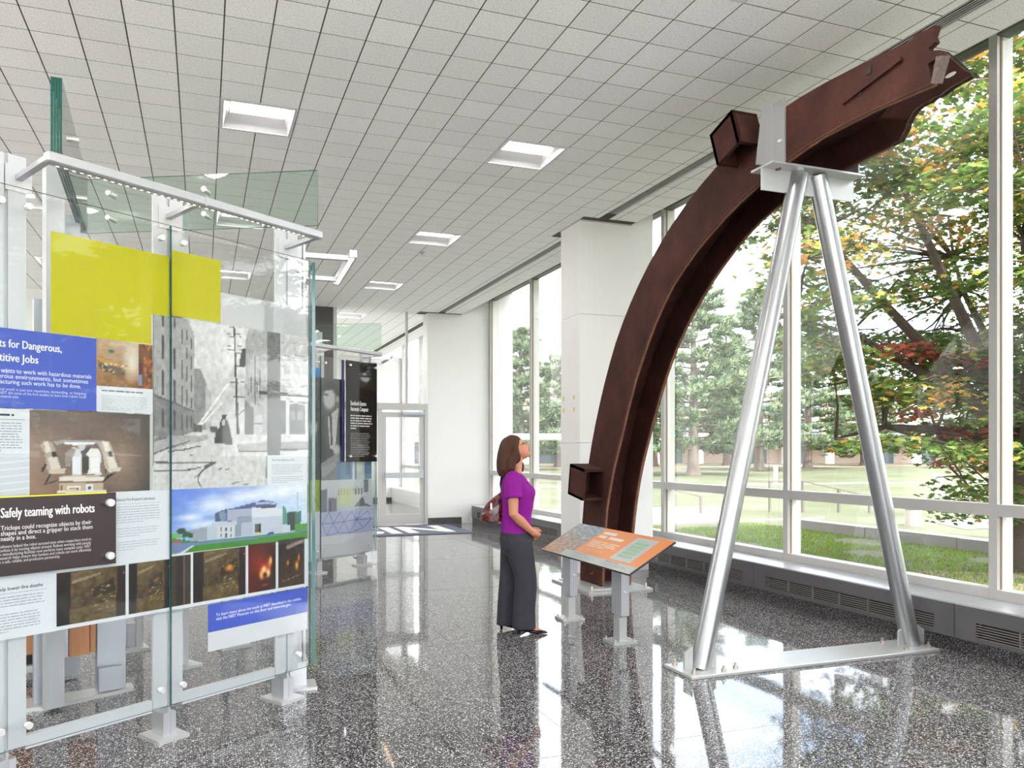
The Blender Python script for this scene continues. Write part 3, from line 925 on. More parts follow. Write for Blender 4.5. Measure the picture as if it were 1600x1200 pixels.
ROBOT = ((-0.672, -0.103, 1.278, 1.655), [
    ([(0.221,0.186),(0.257,0.225),(0.545,0.215),(0.578,0.17),(0.573,0.008),(0.601,0.013),(0.582,-0.013),(0.204,0.013),(0.227,0.037)], (188,170,148)),
    ([(0.221,0.207),(0.582,0.199),(0.582,0.143),(0.221,0.156)], (222,214,204)),
    ([(0.221,0.156),(0.582,0.143),(0.582,0.122),(0.221,0.133)], (120,92,66)),
    ([(0.283,0.095),(0.394,0.095),(0.394,0.04),(0.283,0.04)], (230,220,205)),
    ([(0.301,0.072),(0.371,0.069),(0.371,0.05),(0.301,0.053)], (110,80,55)),
    ([(0.431,0.109),(0.489,0.111),(0.489,0.029),(0.431,0.027)], (225,225,230)),
    ([(0.448,0.08),(0.476,0.08),(0.476,0.04),(0.448,0.04)], (40,60,100)),
    ([(0.204,0.04),(0.601,0.029),(0.601,-0.003),(0.204,0.016)], (235,222,200)),
    ([(0.227,0.103),(0.251,0.103),(0.251,0.05),(0.227,0.05)], (120,95,70)),
    ([(0.362,0.576),(0.462,0.576),(0.48,0.244),(0.362,0.241)], (60,50,46)),
    ([(0.274,0.493),(0.327,0.562),(0.38,0.549),(0.399,0.467),(0.399,0.22),(0.318,0.215),(0.33,0.276),(0.33,0.44),(0.301,0.332),(0.274,0.332)], (205,202,200)),
    ([(0.274,0.507),(0.318,0.562),(0.353,0.536),(0.309,0.358),(0.283,0.326),(0.265,0.387)], (150,140,130)),
    ([(0.434,0.48),(0.471,0.549),(0.536,0.549),(0.559,0.464),(0.55,0.271),(0.568,0.225),(0.443,0.231),(0.457,0.3),(0.457,0.438)], (222,220,218)),
    ([(0.327,0.454),(0.394,0.454),(0.394,0.239),(0.327,0.241)], (228,230,234)),
    ([(0.471,0.438),(0.54,0.438),(0.54,0.249),(0.471,0.244)], (236,236,238)),
    ([(0.17,0.629),(0.239,0.65),(0.55,0.655),(0.601,0.634),(0.536,0.605),(0.499,0.618),(0.434,0.597),(0.425,0.536),(0.376,0.536),(0.362,0.597),(0.257,0.615),(0.204,0.589)], (160,158,160)),
    ([(0.257,0.626),(0.508,0.631),(0.503,0.605),(0.38,0.589),(0.265,0.602)], (232,232,236)),
    ([(0.367,0.602),(0.434,0.605),(0.417,0.52),(0.385,0.52)], (190,188,186)),
    ([(0.394,0.507),(0.431,0.515),(0.434,0.459),(0.399,0.454)], (40,36,40)),
    ([(0.074,0.586),(0.104,0.639),(0.162,0.629),(0.188,0.549),(0.227,0.493),(0.272,0.292),(0.26,0.244),(0.146,0.249),(0.125,0.308),(0.116,0.48)], (176,162,150)),
    ([(0.104,0.626),(0.137,0.634),(0.162,0.52),(0.12,0.493)], (226,212,196)),
    ([(0.137,0.44),(0.197,0.467),(0.239,0.292),(0.162,0.268)], (214,204,192)),
    ([(0.188,0.549),(0.227,0.493),(0.272,0.292),(0.239,0.286)], (120,108,100)),
    ([(0.162,0.507),(0.197,0.509),(0.204,0.454),(0.17,0.44)], (40,34,30)),
    ([(0.141,0.281),(0.188,0.308),(0.272,0.305),(0.26,0.244),(0.149,0.244)], (205,190,170)),
    ([(0.536,0.592),(0.564,0.647),(0.626,0.642),(0.649,0.565),(0.678,0.493),(0.735,0.308),(0.717,0.257),(0.629,0.255),(0.592,0.297),(0.573,0.48)], (186,172,158)),
    ([(0.568,0.634),(0.615,0.637),(0.64,0.523),(0.592,0.507)], (232,222,208)),
    ([(0.601,0.451),(0.659,0.464),(0.698,0.308),(0.629,0.289)], (222,212,200)),
    ([(0.649,0.565),(0.678,0.493),(0.735,0.308),(0.707,0.292)], (130,116,104)),
    ([(0.615,0.507),(0.649,0.509),(0.657,0.454),(0.626,0.451)], (38,32,30)),
    ([(0.606,0.281),(0.726,0.313),(0.717,0.257),(0.626,0.252)], (210,196,178)),
    ([(0.12,0.374),(0.128,0.361),(0.104,0.276),(0.086,0.276),(0.084,0.31)], (34,28,28)),
    ([(0.146,0.241),(0.162,0.241),(0.125,0.138),(0.204,0.172),(0.209,0.159),(0.104,0.114)], (34,28,28)),
    ([(0.582,0.31),(0.606,0.281),(0.601,0.212),(0.673,0.244),(0.678,0.231),(0.573,0.127),(0.568,0.143),(0.606,0.196)], (34,28,28)),
])

# ------------------------------------------------------------------ painted prints
class Img:
    """a small picture painted in sRGB values on a vertex grid"""
    def __init__(self, w, h, col=(200, 200, 200)):
        self.w, self.h = w, h
        self.a = np.empty((h, w, 3))
        self.a[:] = col
        self.x, self.y = np.meshgrid(np.linspace(0, 1, w), np.linspace(0, 1, h))
    def grad(self, pts, cols):
        """bilinear corners: bottom-left, bottom-right, top-left, top-right"""
        c = [np.array(q, float) for q in cols]
        x, y = self.x[..., None], self.y[..., None]
        self.a[:] = (c[0] * (1 - x) + c[1] * x) * (1 - y) + (c[2] * (1 - x) + c[3] * x) * y
        return self
    def noise(self, amt, s=8.0, seed=0.0, sx=1.0, sy=1.0):
        for j in range(self.h):
            for i in range(self.w):
                self.a[j, i] += amt * noise.fractal(Vector((i / self.w * s * sx + seed, j / self.h * s * sy, seed)), 0.6, 2.0, 4)
        return self
    def mask(self, pts):
        inside = np.zeros((self.h, self.w), bool)
        n = len(pts)
        for k in range(n):
            x0, y0 = pts[k]
            x1, y1 = pts[(k + 1) % n]
            if y0 == y1: continue
            cr = ((y0 > self.y) != (y1 > self.y)) & (self.x < (x1 - x0) * (self.y - y0) / (y1 - y0) + x0)
            inside ^= cr
        return inside
    def poly(self, pts, col, alpha=1.0):
        if not hasattr(col, '__len__'): col = (col, col, col)
        m = self.mask(pts)
        self.a[m] = self.a[m] * (1 - alpha) + np.array(col, float) * alpha
        return self
    def blob(self, cx, cy, rx, ry, col, soft=0.5, gain=1.0):
        d = np.sqrt(((self.x - cx) / rx) ** 2 + ((self.y - cy) / ry) ** 2)
        k = (np.clip((1 - d) / soft, 0, 1) * gain)[..., None]
        self.a[:] = self.a * (1 - k) + np.array(col, float) * k
        return self

class Print:
    """a sheet of flat prints on one plane; local x across, z up, viewer on the -y side"""
    def __init__(self, y):
        self.y = y
        self.mb_v, self.mb_f, self.mb_c = [], [], []
    def step(self):
        self.y -= 0.00004
        return self.y
    def _add(self, vs, fs, vcols):
        o = len(self.mb_v)
        self.mb_v += vs
        self.mb_f += [tuple(i + o for i in f) for f in fs]
        self.mb_c += vcols
    def rect(self, u0, u1, z0, z1, col):
        y = self.step()
        c = rgb(*col)
        self._add([(u0, y, z0), (u1, y, z0), (u1, y, z1), (u0, y, z1)], [(0, 1, 2, 3)], [c] * 4)
        return self
    def poly(self, pts, col):
        y = self.step()
        self._add([(p[0], y, p[1]) for p in pts], [tuple(range(len(pts)))], [rgb(*col)] * len(pts))
        return self
    def text(self, s, u0, z0, h, col, width=None, bold=0.0, right=None):
        """z0 = bottom of the letter box, h = its height; width squeezes the line"""
        vs, fs, asp = text_mesh(s, 0.0)
        w = width or h * asp
        # heavier strokes: the line is set two or three times, a hair apart
        for k in ((0,) if bold < 0.008 else ((-1, 1) if bold < 0.02 else (-1.5, 0, 1.5))):
            y = self.step()
            o = k * bold * h * 0.42
            self._add([(u0 + o + p[0] * w, y, z0 + p[1] * h) for p in vs], fs, [rgb(*col)] * len(vs))
        return self
    def lines(self, u0, u1, ztop, n, pitch, col, seed=1, thick=0.35, last=0.6):
        """unreadably small body text: rows of word-length dashes"""
        rnd = random.Random(seed)
        y = self.step()
        c = rgb(*col)
        for k in range(n):
            z = ztop - k * pitch
            end = u1 - (u1 - u0) * (rnd.random() * 0.10 if k < n - 1 else 1 - last)
            u = u0
            while u < end - pitch * 0.4:
                w = min(pitch * (0.6 + 2.4 * rnd.random()), end - u)
                self._add([(u, y, z - pitch * thick), (u + w, y, z - pitch * thick), (u + w, y, z), (u, y, z)], [(0, 1, 2, 3)], [c] * 4)
                u += w + pitch * 0.32
        return self
    def image(self, u0, u1, z0, z1, im):
        y = self.step()
        g = np.clip(im.a, 0, 255) / 255.0
        g = np.where(g <= 0.04045, g / 12.92, ((g + 0.055) / 1.055) ** 2.4)
        vs = [(u0 + (u1 - u0) * i / (im.w - 1), y, z0 + (z1 - z0) * j / (im.h - 1)) for j in range(im.h) for i in range(im.w)]
        fs = [(j * im.w + i, j * im.w + i + 1, (j + 1) * im.w + i + 1, (j + 1) * im.w + i) for j in range(im.h - 1) for i in range(im.w - 1)]
        self._add(vs, fs, [tuple(p) for p in g.reshape(-1, 3)])
        return self
    def build(self, name, parent, m=None, label=None):
        me = bpy.data.meshes.new(name)
        me.from_pydata(self.mb_v, [], self.mb_f)
        ca = me.color_attributes.new('Col', 'FLOAT_COLOR', 'POINT')
        buf = np.ones((len(self.mb_v), 4))
        buf[:, :3] = np.array(self.mb_c) * 0.66
        ca.data.foreach_set('color', buf.ravel())
        me.materials.append(m or M['print'])
        o = bpy.data.objects.new(name, me)
        COL.objects.link(o)
        o.parent = parent
        if label: o['label'] = label
        return o

WHITE = (222, 225, 230)
BLUE = (66, 92, 196)

# ------------------------------------------------------------------ glass exhibit walls
EA = R(33.3)

def upright(root, u, y, h=2.77, w=0.164):
    MB().box(u - w / 2, u - 0.008, y, y + 0.014, 0.17, h).box(u + 0.008, u + w / 2, y, y + 0.014, 0.17, h).box(u - 0.03, u + 0.03, y + 0.012, y + 0.075, 0.17, h).build('post', M['aluwhite'], root, local=True)
    foot(root, u, y + 0.04)

def foot(root, u, y):
    f = MB().box(u - 0.085, u + 0.085, y - 0.10, y + 0.10, 0.0, 0.018).build('foot_plate', M['galvplate'], root, local=True)
    MB().box(u - 0.035, u - 0.006, y - 0.055, y + 0.055, 0.018, 0.135).box(u + 0.006, u + 0.035, y - 0.055, y + 0.055, 0.018, 0.135).box(u - 0.006, u + 0.006, y - 0.05, y + 0.05, 0.018, 0.175).build('foot_stem', M['alu'], root, local=True)

def standoff(root, u, z, y=0.0, r=0.0165):
    n = 14
    MB().tube([(u, y - 0.034, z), (u, y - 0.030, z), (u, y - 0.008, z), (u, y - 0.001, z)], [r * 0.85, r, r, r * 0.8], n).build('standoff', M['cap'], root, local=True, smooth=True)

def sheet(root, name, u0, u1, z0, z1, y0=0.0, th=0.010, m=None, edge=None, label=None):
    """a pane with polished edges as sub-parts"""
    g = MB()
    g.add([(u0, y0, z0), (u1, y0, z0), (u1, y0, z1), (u0, y0, z1)], [(0, 1, 2, 3)])
    g.add([(u0, y0 + th, z0), (u1, y0 + th, z0), (u1, y0 + th, z1), (u0, y0 + th, z1)], [(3, 2, 1, 0)])
    o = g.build(name, m or M['exglass'], root, local=True)
    if label: o['label'] = label
    e = edge or M['edge']
    k = 0.0008
    MB().add([(u0, y0, z0), (u0, y0 + th, z0), (u0, y0 + th, z1), (u0, y0, z1)], [(0, 1, 2, 3)]).add([(u1, y0, z0), (u1, y0 + th, z0), (u1, y0 + th, z1), (u1, y0, z1)], [(0, 1, 2, 3)]) \
        .add([(u0, y0, z1), (u1, y0, z1), (u1, y0 + th, z1), (u0, y0 + th, z1)], [(0, 1, 2, 3)]).add([(u0, y0, z0), (u1, y0, z0), (u1, y0 + th, z0), (u0, y0 + th, z0)], [(0, 1, 2, 3)]).build('polished_edge', e, o, local=True)
    return o

def rail(root, u0, u1, y, z0, z1, posts, joint=None, back=0.0):
    MB().box(u0, u1, y - 0.045, y + 0.0, z0, z1).build('light_rail', M['alu'], root, local=True, bevel=0.006)
    n = int((u1 - u0 - 0.1) / 0.034)
    led = MB()
    for k in range(n):
        u = u0 + 0.06 + k * 0.034
        led.box(u - 0.006, u + 0.006, y + 0.0005, y + 0.003, z0 + 0.002, z0 + 0.011)
    led.build('led_strip', M['ledfront'], root, local=True)
    MB().box(u0, u1, y, y + 0.006, z0, z0 + 0.0012).build('rail_lip', M['alu'], root, local=True)
    if joint is not None:
        MB().box(joint - 0.004, joint + 0.004, y - 0.047, y + 0.002, z0 - 0.002, z1 + 0.002).build('rail_joint', M['alugrey'], root, local=True)
    for u in posts:
        MB().bar((u, back + 0.012, z0 + 0.0), (u - 0.0, y - 0.01, z0 + 0.022), 0.03, 0.022).build('rail_arm', M['alu'], root, local=True)
        MB().box(u - 0.055, u + 0.055, back - 0.004, back + 0.0, z0 - 0.06, z1 + 0.01).build('arm_plate', M['aluwhite'], root, local=True)

def banner(root, a, b, z0, z1, th=0.02, layers=1, clamps=()):
    """horizontal glass sheet from a to b (local x,y)"""
    a, b = Vector((a[0], a[1], 0)), Vector((b[0], b[1], 0))
    d = (b - a).normalized()
    n = Vector((-d.y, d.x, 0))
    def P(t, s, z): 
        q = a.lerp(b, t) + n * s
        return (q.x, q.y, z)
    g = MB()
    g.add([P(0, 0, z0), P(1, 0, z0), P(1, 0, z1), P(0, 0, z1)], [(0, 1, 2, 3)])
    g.add([P(0, th, z0), P(1, th, z0), P(1, th, z1), P(0, th, z1)], [(0, 1, 2, 3)])
    o = g.build('banner_glass', M['banner'], root, local=True)
    e = MB()
    for l in range(layers):
        s0, s1 = th * l / layers, th * (l + 1) / layers - (0.002 if layers > 1 else 0)
        e.add([P(0, s0, z0), P(0, s1, z0), P(0, s1, z1), P(0, s0, z1)], [(0, 1, 2, 3)])
        e.add([P(0, s0, z0), P(1, s0, z0), P(1, s1, z0), P(0, s1, z0)], [(0, 1, 2, 3)])
    e.add([P(1, 0, z0), P(1, th, z0), P(1, th, z1), P(1, 0, z1)], [(0, 1, 2, 3)])
    e.add([P(0, 0, z1), P(1, 0, z1), P(1, th, z1), P(0, th, z1)], [(0, 1, 2, 3)])
    e.build('polished_edge', M['edgedark'] if layers > 1 else M['edgelight'], o, local=True)
    for t in clamps:
        for z in (z0 + 0.10, z1 - 0.10):
            MB().tube([P(t, -0.03, z), P(t, 0.06, z)], 0.018, 12).build('clamp', M['cap'], root, local=True, smooth=True)
    return o

def to_local(P, p):
    """world floor point -> exhibit frame"""
    dx, dy = p[0] - P[0], p[1] - P[1]
    return (dx * math.cos(EA) + dy * math.sin(EA), -dx * math.sin(EA) + dy * math.cos(EA))

def side_wall(root, a, b):
    """the adjoining glass face: glass, posts, lamp rail, all running from a to b (local)"""
    A, B = Vector((a[0], a[1], 0)), Vector((b[0], b[1], 0))
    d = (B - A).normalized()
    n = Vector((d.y, -d.x, 0))                      # outward
    L = (B - A).length
    def P(t, s, z):
        q = A + d * t + n * s
        return (q.x, q.y, z)
    g = MB()
    for s in (0, 0.019):
        g.add([P(0, s, 0.181), P(L, s, 0.181), P(L, s, 2.619), P(0, s, 2.619)], [(0, 1, 2, 3)])
    o = g.build('side_glass', M['exglass'], root, local=True)
    e = MB()
    for l in (0, L):
        e.add([P(l, 0, 0.181), P(l, 0.019, 0.181), P(l, 0.019, 2.619), P(l, 0, 2.619)], [(0, 1, 2, 3)])
    e.add([P(0, 0, 2.619), P(L, 0, 2.619), P(L, 0.019, 2.619), P(0, 0.019, 2.619)], [(0, 1, 2, 3)])
    e.build('polished_edge', M['edge'], o, local=True)
    for t in (0.17, L - 0.12):
        m = MB()
        m.bar(P(t - 0.045, -0.035, 1.46), P(t + 0.045, -0.035, 1.46), 0.015, 2.6)
        m.bar(P(t, -0.05, 1.46), P(t, -0.10, 1.46), 0.06, 2.6)
        m.build('post', M['aluwhite'], root, local=True)
        m = MB()
        m.bar(P(t - 0.09, -0.06, 0.009), P(t + 0.09, -0.06, 0.009), 0.2, 0.018)
        m.build('foot_plate', M['galvplate'], root, local=True)
        MB().bar(P(t, -0.02, 0.09), P(t, -0.12, 0.09), 0.06, 0.15).build('foot_stem', M['alu'], root, local=True)
        MB().bar(P(t, -0.03, 2.70), P(t, 0.245, 2.70), 0.03, 0.03).build('rail_arm', M['alu'], root, local=True)
    MB().bar(P(0.10, 0.265, 2.715), P(L + 0.02, 0.265, 2.715), 0.045, 0.045).build('light_rail', M['alu'], root, local=True)
    MB().bar(P(0.13, 0.262, 2.6915), P(L - 0.01, 0.262, 2.6915), 0.026, 0.003).build('led_strip', M['led'], root, local=True)

def exhibit(P, label, lu=-0.925):
    root = empty('glass_exhibit', (P[0], P[1], 0), EA, label=label, cat='exhibit', group='glass exhibit walls')
    for u in (-0.752, 0.012, 0.772):
        upright(root, u, 0.05)
    for a, b in ((-0.83 + 0.16, -0.072), (0.094, 0.69)):
        MB().box(a, b, 0.055, 0.085, 0.152, 0.212).build('bottom_rail', M['aluwhite'], root, local=True)
    gl = sheet(root, 'glass_panel', lu, -0.004, 0.181, 2.619)
    gr = sheet(root, 'glass_panel', 0.002, 0.910, 0.181, 2.619)
    for u in (-0.80, -0.69, -0.065, 0.054, 0.805):
        standoff(root, u, 2.538)
        standoff(root, u, 0.279)
    rail(root, -0.722, 0.768, -0.23, 2.672, 2.716, (-0.752 + 0.05, 0.012, 0.765), joint=0.018, back=0.05)
    a, b = to_local(P, (P[0] + 0.775, P[1] + 0.535)), to_local(P, (P[0] + 0.81, P[1] + 1.455))
    side_wall(root, a, b)
    return root, gl, gr

EP1 = (-0.15, 4.225)
ex1, gl1, gr1 = exhibit(EP1, 'large glass exhibit wall with printed robot and fire panels at the left edge')
# the banner sheets and the rear frame inside the V
b1 = to_local(EP1, (-0.659, 4.314)); b2 = to_local(EP1, (-0.742, 5.88)); b3 = to_local(EP1, (0.719, 5.175))
banner(ex1, b1, b2, 2.96, 3.326, th=0.052, layers=4, clamps=(0.35, 0.7))
banner(ex1, b2, b3, 2.96, 3.326, th=-0.016, clamps=(0.10, 0.52))
def back_post(root, P, w, h, wx=0.09, wy=0.06, rz=0.0, m='aluwhite'):
    x, y = to_local(P, w)
    o = MB().box(x - wx / 2, x + wx / 2, y - wy / 2, y + wy / 2, 0.018, h).build('rear_post', M[m], root, local=True)
    return o
back_post(ex1, EP1, (-0.155, 5.66), 3.24, 0.12, 0.05)
back_post(ex1, EP1, (-0.80, 4.95), 3.10, 0.10, 0.05)
back_post(ex1, EP1, (-0.83, 5.62), 3.0, 0.14, 0.06, m='alugrey')
x, y = to_local(EP1, (-0.155, 5.66))
MB().box(x - 0.12, x + 0.12, y - 0.1, y + 0.1, 0, 0.018).build('foot_plate', M['galvplate'], ex1, local=True)

# a second standing unit behind it: steel posts on a long plate with wooden slabs between
U = empty('display_rack', (-0.70, 5.15, 0), R(18), label='grey metal rack with upright cherry wood slabs seen through the lower glass', cat='rack')
MB().prism([(-0.30, -0.10), (-0.18, -0.13), (0.30, -0.05), (0.31, 0.06), (-0.28, 0.10)], 2, 0, 0.022).build('foot_plate', M['galvplate'], U, local=True)
MB().box(-0.24, -0.15, -0.05, 0.0, 0.022, 2.35).build('post', M['alugrey'], U, local=True)
MB().box(0.10, 0.26, -0.02, 0.04, 0.022, 2.35).build('post', M['alugrey'], U, local=True)
MB().box(-0.20, -0.13, -0.10, -0.09, 0.03, 0.17).build('angle_cleat', M['alu'], U, local=True)
MB().box(0.10, 0.23, -0.06, -0.05, 0.03, 0.17).build('angle_cleat', M['alugrey'], U, local=True)
MB().box(-0.14, -0.06, -0.03, 0.01, 0.26, 2.2).build('grey_panel', M['alugrey'], U, local=True)
MB().box(-0.055, 0.055, -0.03, 0.03, 0.26, 1.9).build('wood_slab', M['wood'], U, local=True)
MB().box(0.06, 0.088, -0.03, 0.03, 0.27, 1.9).build('wood_slab', M['wood'], U, local=True)
for x, z in ((-0.19, 0.45), (-0.10, 0.40), (0.18, 0.52)):
    MB().tube([(x, -0.06, z), (x, -0.03, z)], 0.014, 10).build('bolt', M['cap'], U, local=True)
# wooden cabinet side further left, and the far foot on the right
V = empty('wood_cabinet', (-1.17, 5.86, 0), R(18), label='cherry wood cabinet behind the glass at the far left', cat='cabinet')
MB().box(-0.25, 0.28, -0.02, 0.30, 0.11, 1.75).build('cabinet_body', M['wood'], V, local=True, bevel=0.01)
MB().box(-0.22, 0.25, 0.0, 0.28, 0.045, 0.11).build('recess', M['dark'], V, local=True)
MB().box(-0.27, 0.30, -0.04, 0.32, 0.0, 0.045).build('foot_plate', M['galvplate'], V, local=True)
MB().box(-0.20, -0.14, 0.04, 0.24, 0.045, 0.10).box(0.16, 0.22, 0.04, 0.24, 0.045, 0.10).build('cabinet_leg', M['alugrey'], V, local=True)
for i, (wx, wy, lab) in enumerate(((-0.50, 6.30, 'slim aluminium post pair on a floor plate behind the rack, seen through the glass'), (0.22, 6.15, 'aluminium post on a floor plate behind the right glass panel'))):
    Q = empty('display_post', (wx, wy, 0), R(18), label=lab, cat='post', group='inner display posts')
    MB().box(-0.13, 0.10, -0.12, 0.12, 0, 0.02).build('foot_plate', M['galvplate'], Q, local=True)
    MB().box(-0.09, -0.04, -0.03, 0.03, 0.02, 2.3).build('post_bar', M['alugrey'], Q, local=True)
    MB().box(0.02, 0.07, -0.05, 0.0, 0.02, 0.35 if i else 2.2).build('post_bar', M['aluwhite'], Q, local=True)
    MB().box(-0.04, 0.02, -0.04, 0.0, 0.02, 0.2).build('post_cleat', M['alu'], Q, local=True)
MB().box(-0.09, 0.15, 0.0, 0.02, 0.9, 2.2).build('grey_panel', M['alugrey'], Q, local=True)

# ---- graphics of the first wall
YP = 0.0142
rn = random.Random(4)
def lab_photo(seed, w=60, h=46, flame=0.0):
    im = Img(w, h).grad(0, ((52, 40, 24), (60, 46, 26), (118, 98, 62), (84, 66, 40)))
    im.poly([(0, 0.25), (1, 0.36), (1, 0), (0, 0)], (104, 86, 50), 0.75)
    im.noise(26, 9, seed)
    im.poly([(0.0, 0), (0.18, 0), (0.2, 1), (0, 1)], (22, 15, 12))
    im.poly([(0.86, 0), (1, 0), (1, 1), (0.87, 1)], (32, 18, 16))
    im.poly([(0.5, 0.45), (0.84, 0.52), (0.82, 0.78), (0.52, 0.62)], (34, 24, 14), 0.85)
    im.poly([(0.22, 0.82), (0.62, 0.92), (0.62, 0.88), (0.22, 0.76)], (176, 164, 138), 0.6)
    r2 = random.Random(seed)
    for k in range(26):
        x, y = 0.5 + 0.34 * r2.random(), 0.18 + 0.5 * r2.random()
        im.blob(x, y, 0.03, 0.016, (212, 186, 128), 0.9, 0.8)
    if flame:
        im.blob(0.68, 0.6, 0.13, 0.10, (255, 170, 60), 0.8, flame)
    im.blob(0.97, 0.85, 0.02, 0.03, (255, 60, 60), 0.6, 0.9)
    return im

# left sheet
p = Print(YP)
p.poly([(-0.582, 2.463), (-0.004, 2.463), (-0.004, 2.155), (-0.10, 2.155), (-0.10, 2.005), (-0.582, 2.005)], (204, 200, 0))
p.build('yellow_film', gl1, M['vinyl'], label='translucent yellow-green film')
p = Print(YP - 0.0012)
p.rect(-0.925, -0.004, 0.662, 1.279, WHITE).rect(-0.925, -0.004, 1.279, 1.40, (214, 217, 221))
p.rect(-0.376, -0.094, 1.660, 1.782, WHITE)
p.rect(-0.925, -0.376, 1.660, 2.003, BLUE)
p.text('Robots for Dangerous,', -0.872, 1.911, 0.047, (250, 250, 255), 0.337, 0.03)
p.text('Repetitive Jobs', -0.872, 1.851, 0.047, (250, 250, 255), 0.236, 0.03)
for k, (s, e) in enumerate((('Nobody wants to work with hazardous materials', -0.40), ('in dangerous environments, but sometimes', -0.415), ('in manufacturing such work has to be done.', -0.448))):
    p.text(s, -0.872, 1.806 - k * 0.024, 0.026, (240, 243, 252), e + 0.872, 0.014)
for k, (s, e) in enumerate((('When physical work is just too repetitive, demanding, or fatiguing', -0.425), ('robots help. NIST did some of the first studies to learn how robots could', -0.425), ('take on these industrial tasks.', -0.715))):
    p.text(s, -0.872, 1.731 - k * 0.0156, 0.0165, (220, 226, 245), e + 0.872)
# caption under the inset photo
p.lines(-0.352, -0.14, 1.764, 1, 0.016, (110, 114, 108), 61, 0.4, 1.0)
p.lines(-0.352, -0.115, 1.738, 9, 0.0082, (168, 172, 172), 5, 0.32)
# left text column beside the robot
p.rect(-0.925, -0.672, 1.463, 1.657, (222, 226, 230)).rect(-0.925, -0.672, 1.279, 1.463, (206, 211, 215))
p.lines(-0.90, -0.735, 1.634, 1, 0.02, (50, 54, 60), 62, 0.45, 1.0)
p.rect(-0.90, -0.69, 1.609, 1.611, (90, 94, 100))
p.lines(-0.90, -0.695, 1.596, 11, 0.0118, (150, 156, 164), 8, 0.34)
for k in range(5):
    z = 1.43 - 0.03 * k
    p.poly([(-0.925, z - 0.03), (-0.80, z - 0.012), (-0.672, z), (-0.672, z + 0.005), (-0.80, z - 0.006), (-0.925, z - 0.022)], (226, 230, 232))
# robot photograph
rect, shapes = ROBOT
im = Img(120, 80).grad(0, ((150, 116, 96), (62, 54, 52), (150, 128, 116), (74, 64, 60)))
im.blob(0.72, 0.4, 0.30, 0.55, (176, 146, 120), 0.9, 0.7)
im.blob(0.05, 0.95, 0.4, 0.3, (96, 82, 74), 0.9, 0.8)
im.noise(5, 5, 3)
for q, c in shapes: im.poly(q, c)
im.noise(6, 30, 9)
p.image(rect[0], rect[1], rect[2], rect[3], im)
p.rect(-0.110, -0.094, 1.279, 1.657, (196, 194, 190))
# inset laboratory photo
im = Img(52, 42).grad(0, ((150, 104, 58), (140, 92, 48), (196, 164, 128), (214, 196, 176)))
im.noise(16, 8, 2)
im.poly([(0.0, 0.62), (0.62, 0.45), (0.64, 0.38), (0.0, 0.55)], (208, 150, 50))
im.poly([(0.02, 0.52), (0.5, 0.40), (0.5, 0.22), (0.3, 0.25), (0.05, 0.38)], (120, 98, 80))
for k in range(18):
    im.blob(0.04 + 0.5 * rn.random(), 0.3 + 0.2 * rn.random(), 0.04, 0.03, rn.choice(((232, 226, 220), (70, 52, 40), (220, 210, 200))), 0.6, 0.9)
im.poly([(0.12, 0.6), (0.34, 0.58), (0.32, 0.66), (0.15, 0.68)], (176, 160, 140)).blob(0.25, 0.76, 0.07, 0.05, (70, 100, 110), 0.6)
im.poly([(0.50, 0.62), (0.62, 0.60), (0.62, 0.70), (0.5, 0.72)], (190, 160, 130))
im.blob(0.62, 0.55, 0.22, 0.5, (240, 236, 228), 0.9, 0.85)
im.poly([(0.735, 0), (1, 0), (1, 1), (0.735, 1)], (120, 72, 38))
for k in range(30):
    im.blob(0.82 + 0.17 * rn.random(), rn.random(), 0.03, 0.06, rn.choice(((216, 130, 44), (50, 32, 22), (176, 92, 34))), 0.7, 0.9)
im.poly([(0.735, 0.05), (0.79, 0.05), (0.80, 0.3), (0.735, 0.3)], (120, 142, 176)).poly([(0.735, 0.3), (0.82, 0.3), (0.81, 0.56), (0.735, 0.58)], (92, 30, 42)).blob(0.76, 0.62, 0.03, 0.04, (60, 40, 34), 0.5)
p.image(-0.376, -0.094, 1.782, 2.003, im)
# text column right of the board, lower white block, test photographs
p.text('National Fire Research Laboratory', -0.282, 1.228, 0.019, (62, 78, 96), 0.20, 0.006)
p.rect(-0.282, -0.045, 1.217, 1.2182, (150, 156, 164))
p.lines(-0.28, -0.05, 1.205, 7, 0.0125, (176, 182, 190), 12, 0.30)
p.lines(-0.275, -0.055, 1.10, 4, 0.0125, (180, 186, 194), 13, 0.30, 0.5)
p.lines(-0.275, -0.055, 1.035, 4, 0.0125, (180, 186, 194), 14, 0.30, 0.4)
p.text('Fire studies help lower fire deaths', -0.905, 0.868, 0.0215, (52, 62, 84), 0.288, 0.008)
p.rect(-0.905, -0.60, 0.859, 0.8603, (120, 126, 136))
p.lines(-0.905, -0.61, 0.845, 5, 0.0125, (164, 170, 178), 21, 0.3, 0.25)
p.lines(-0.905, -0.612, 0.772, 7, 0.0125, (164, 170, 178), 22, 0.3, 0.5)
p.image(-0.558, -0.235, 0.680, 0.922, lab_photo(3, 60, 46))
p.image(-0.219, -0.004, 0.679, 0.925, lab_photo(7, 44, 46, 0.3))
p.rect(-0.925, -0.004, 0.928, 0.938, WHITE)
p.build('printed_graphics', gl1, label='blue and white printed panel with robot and laboratory photographs')

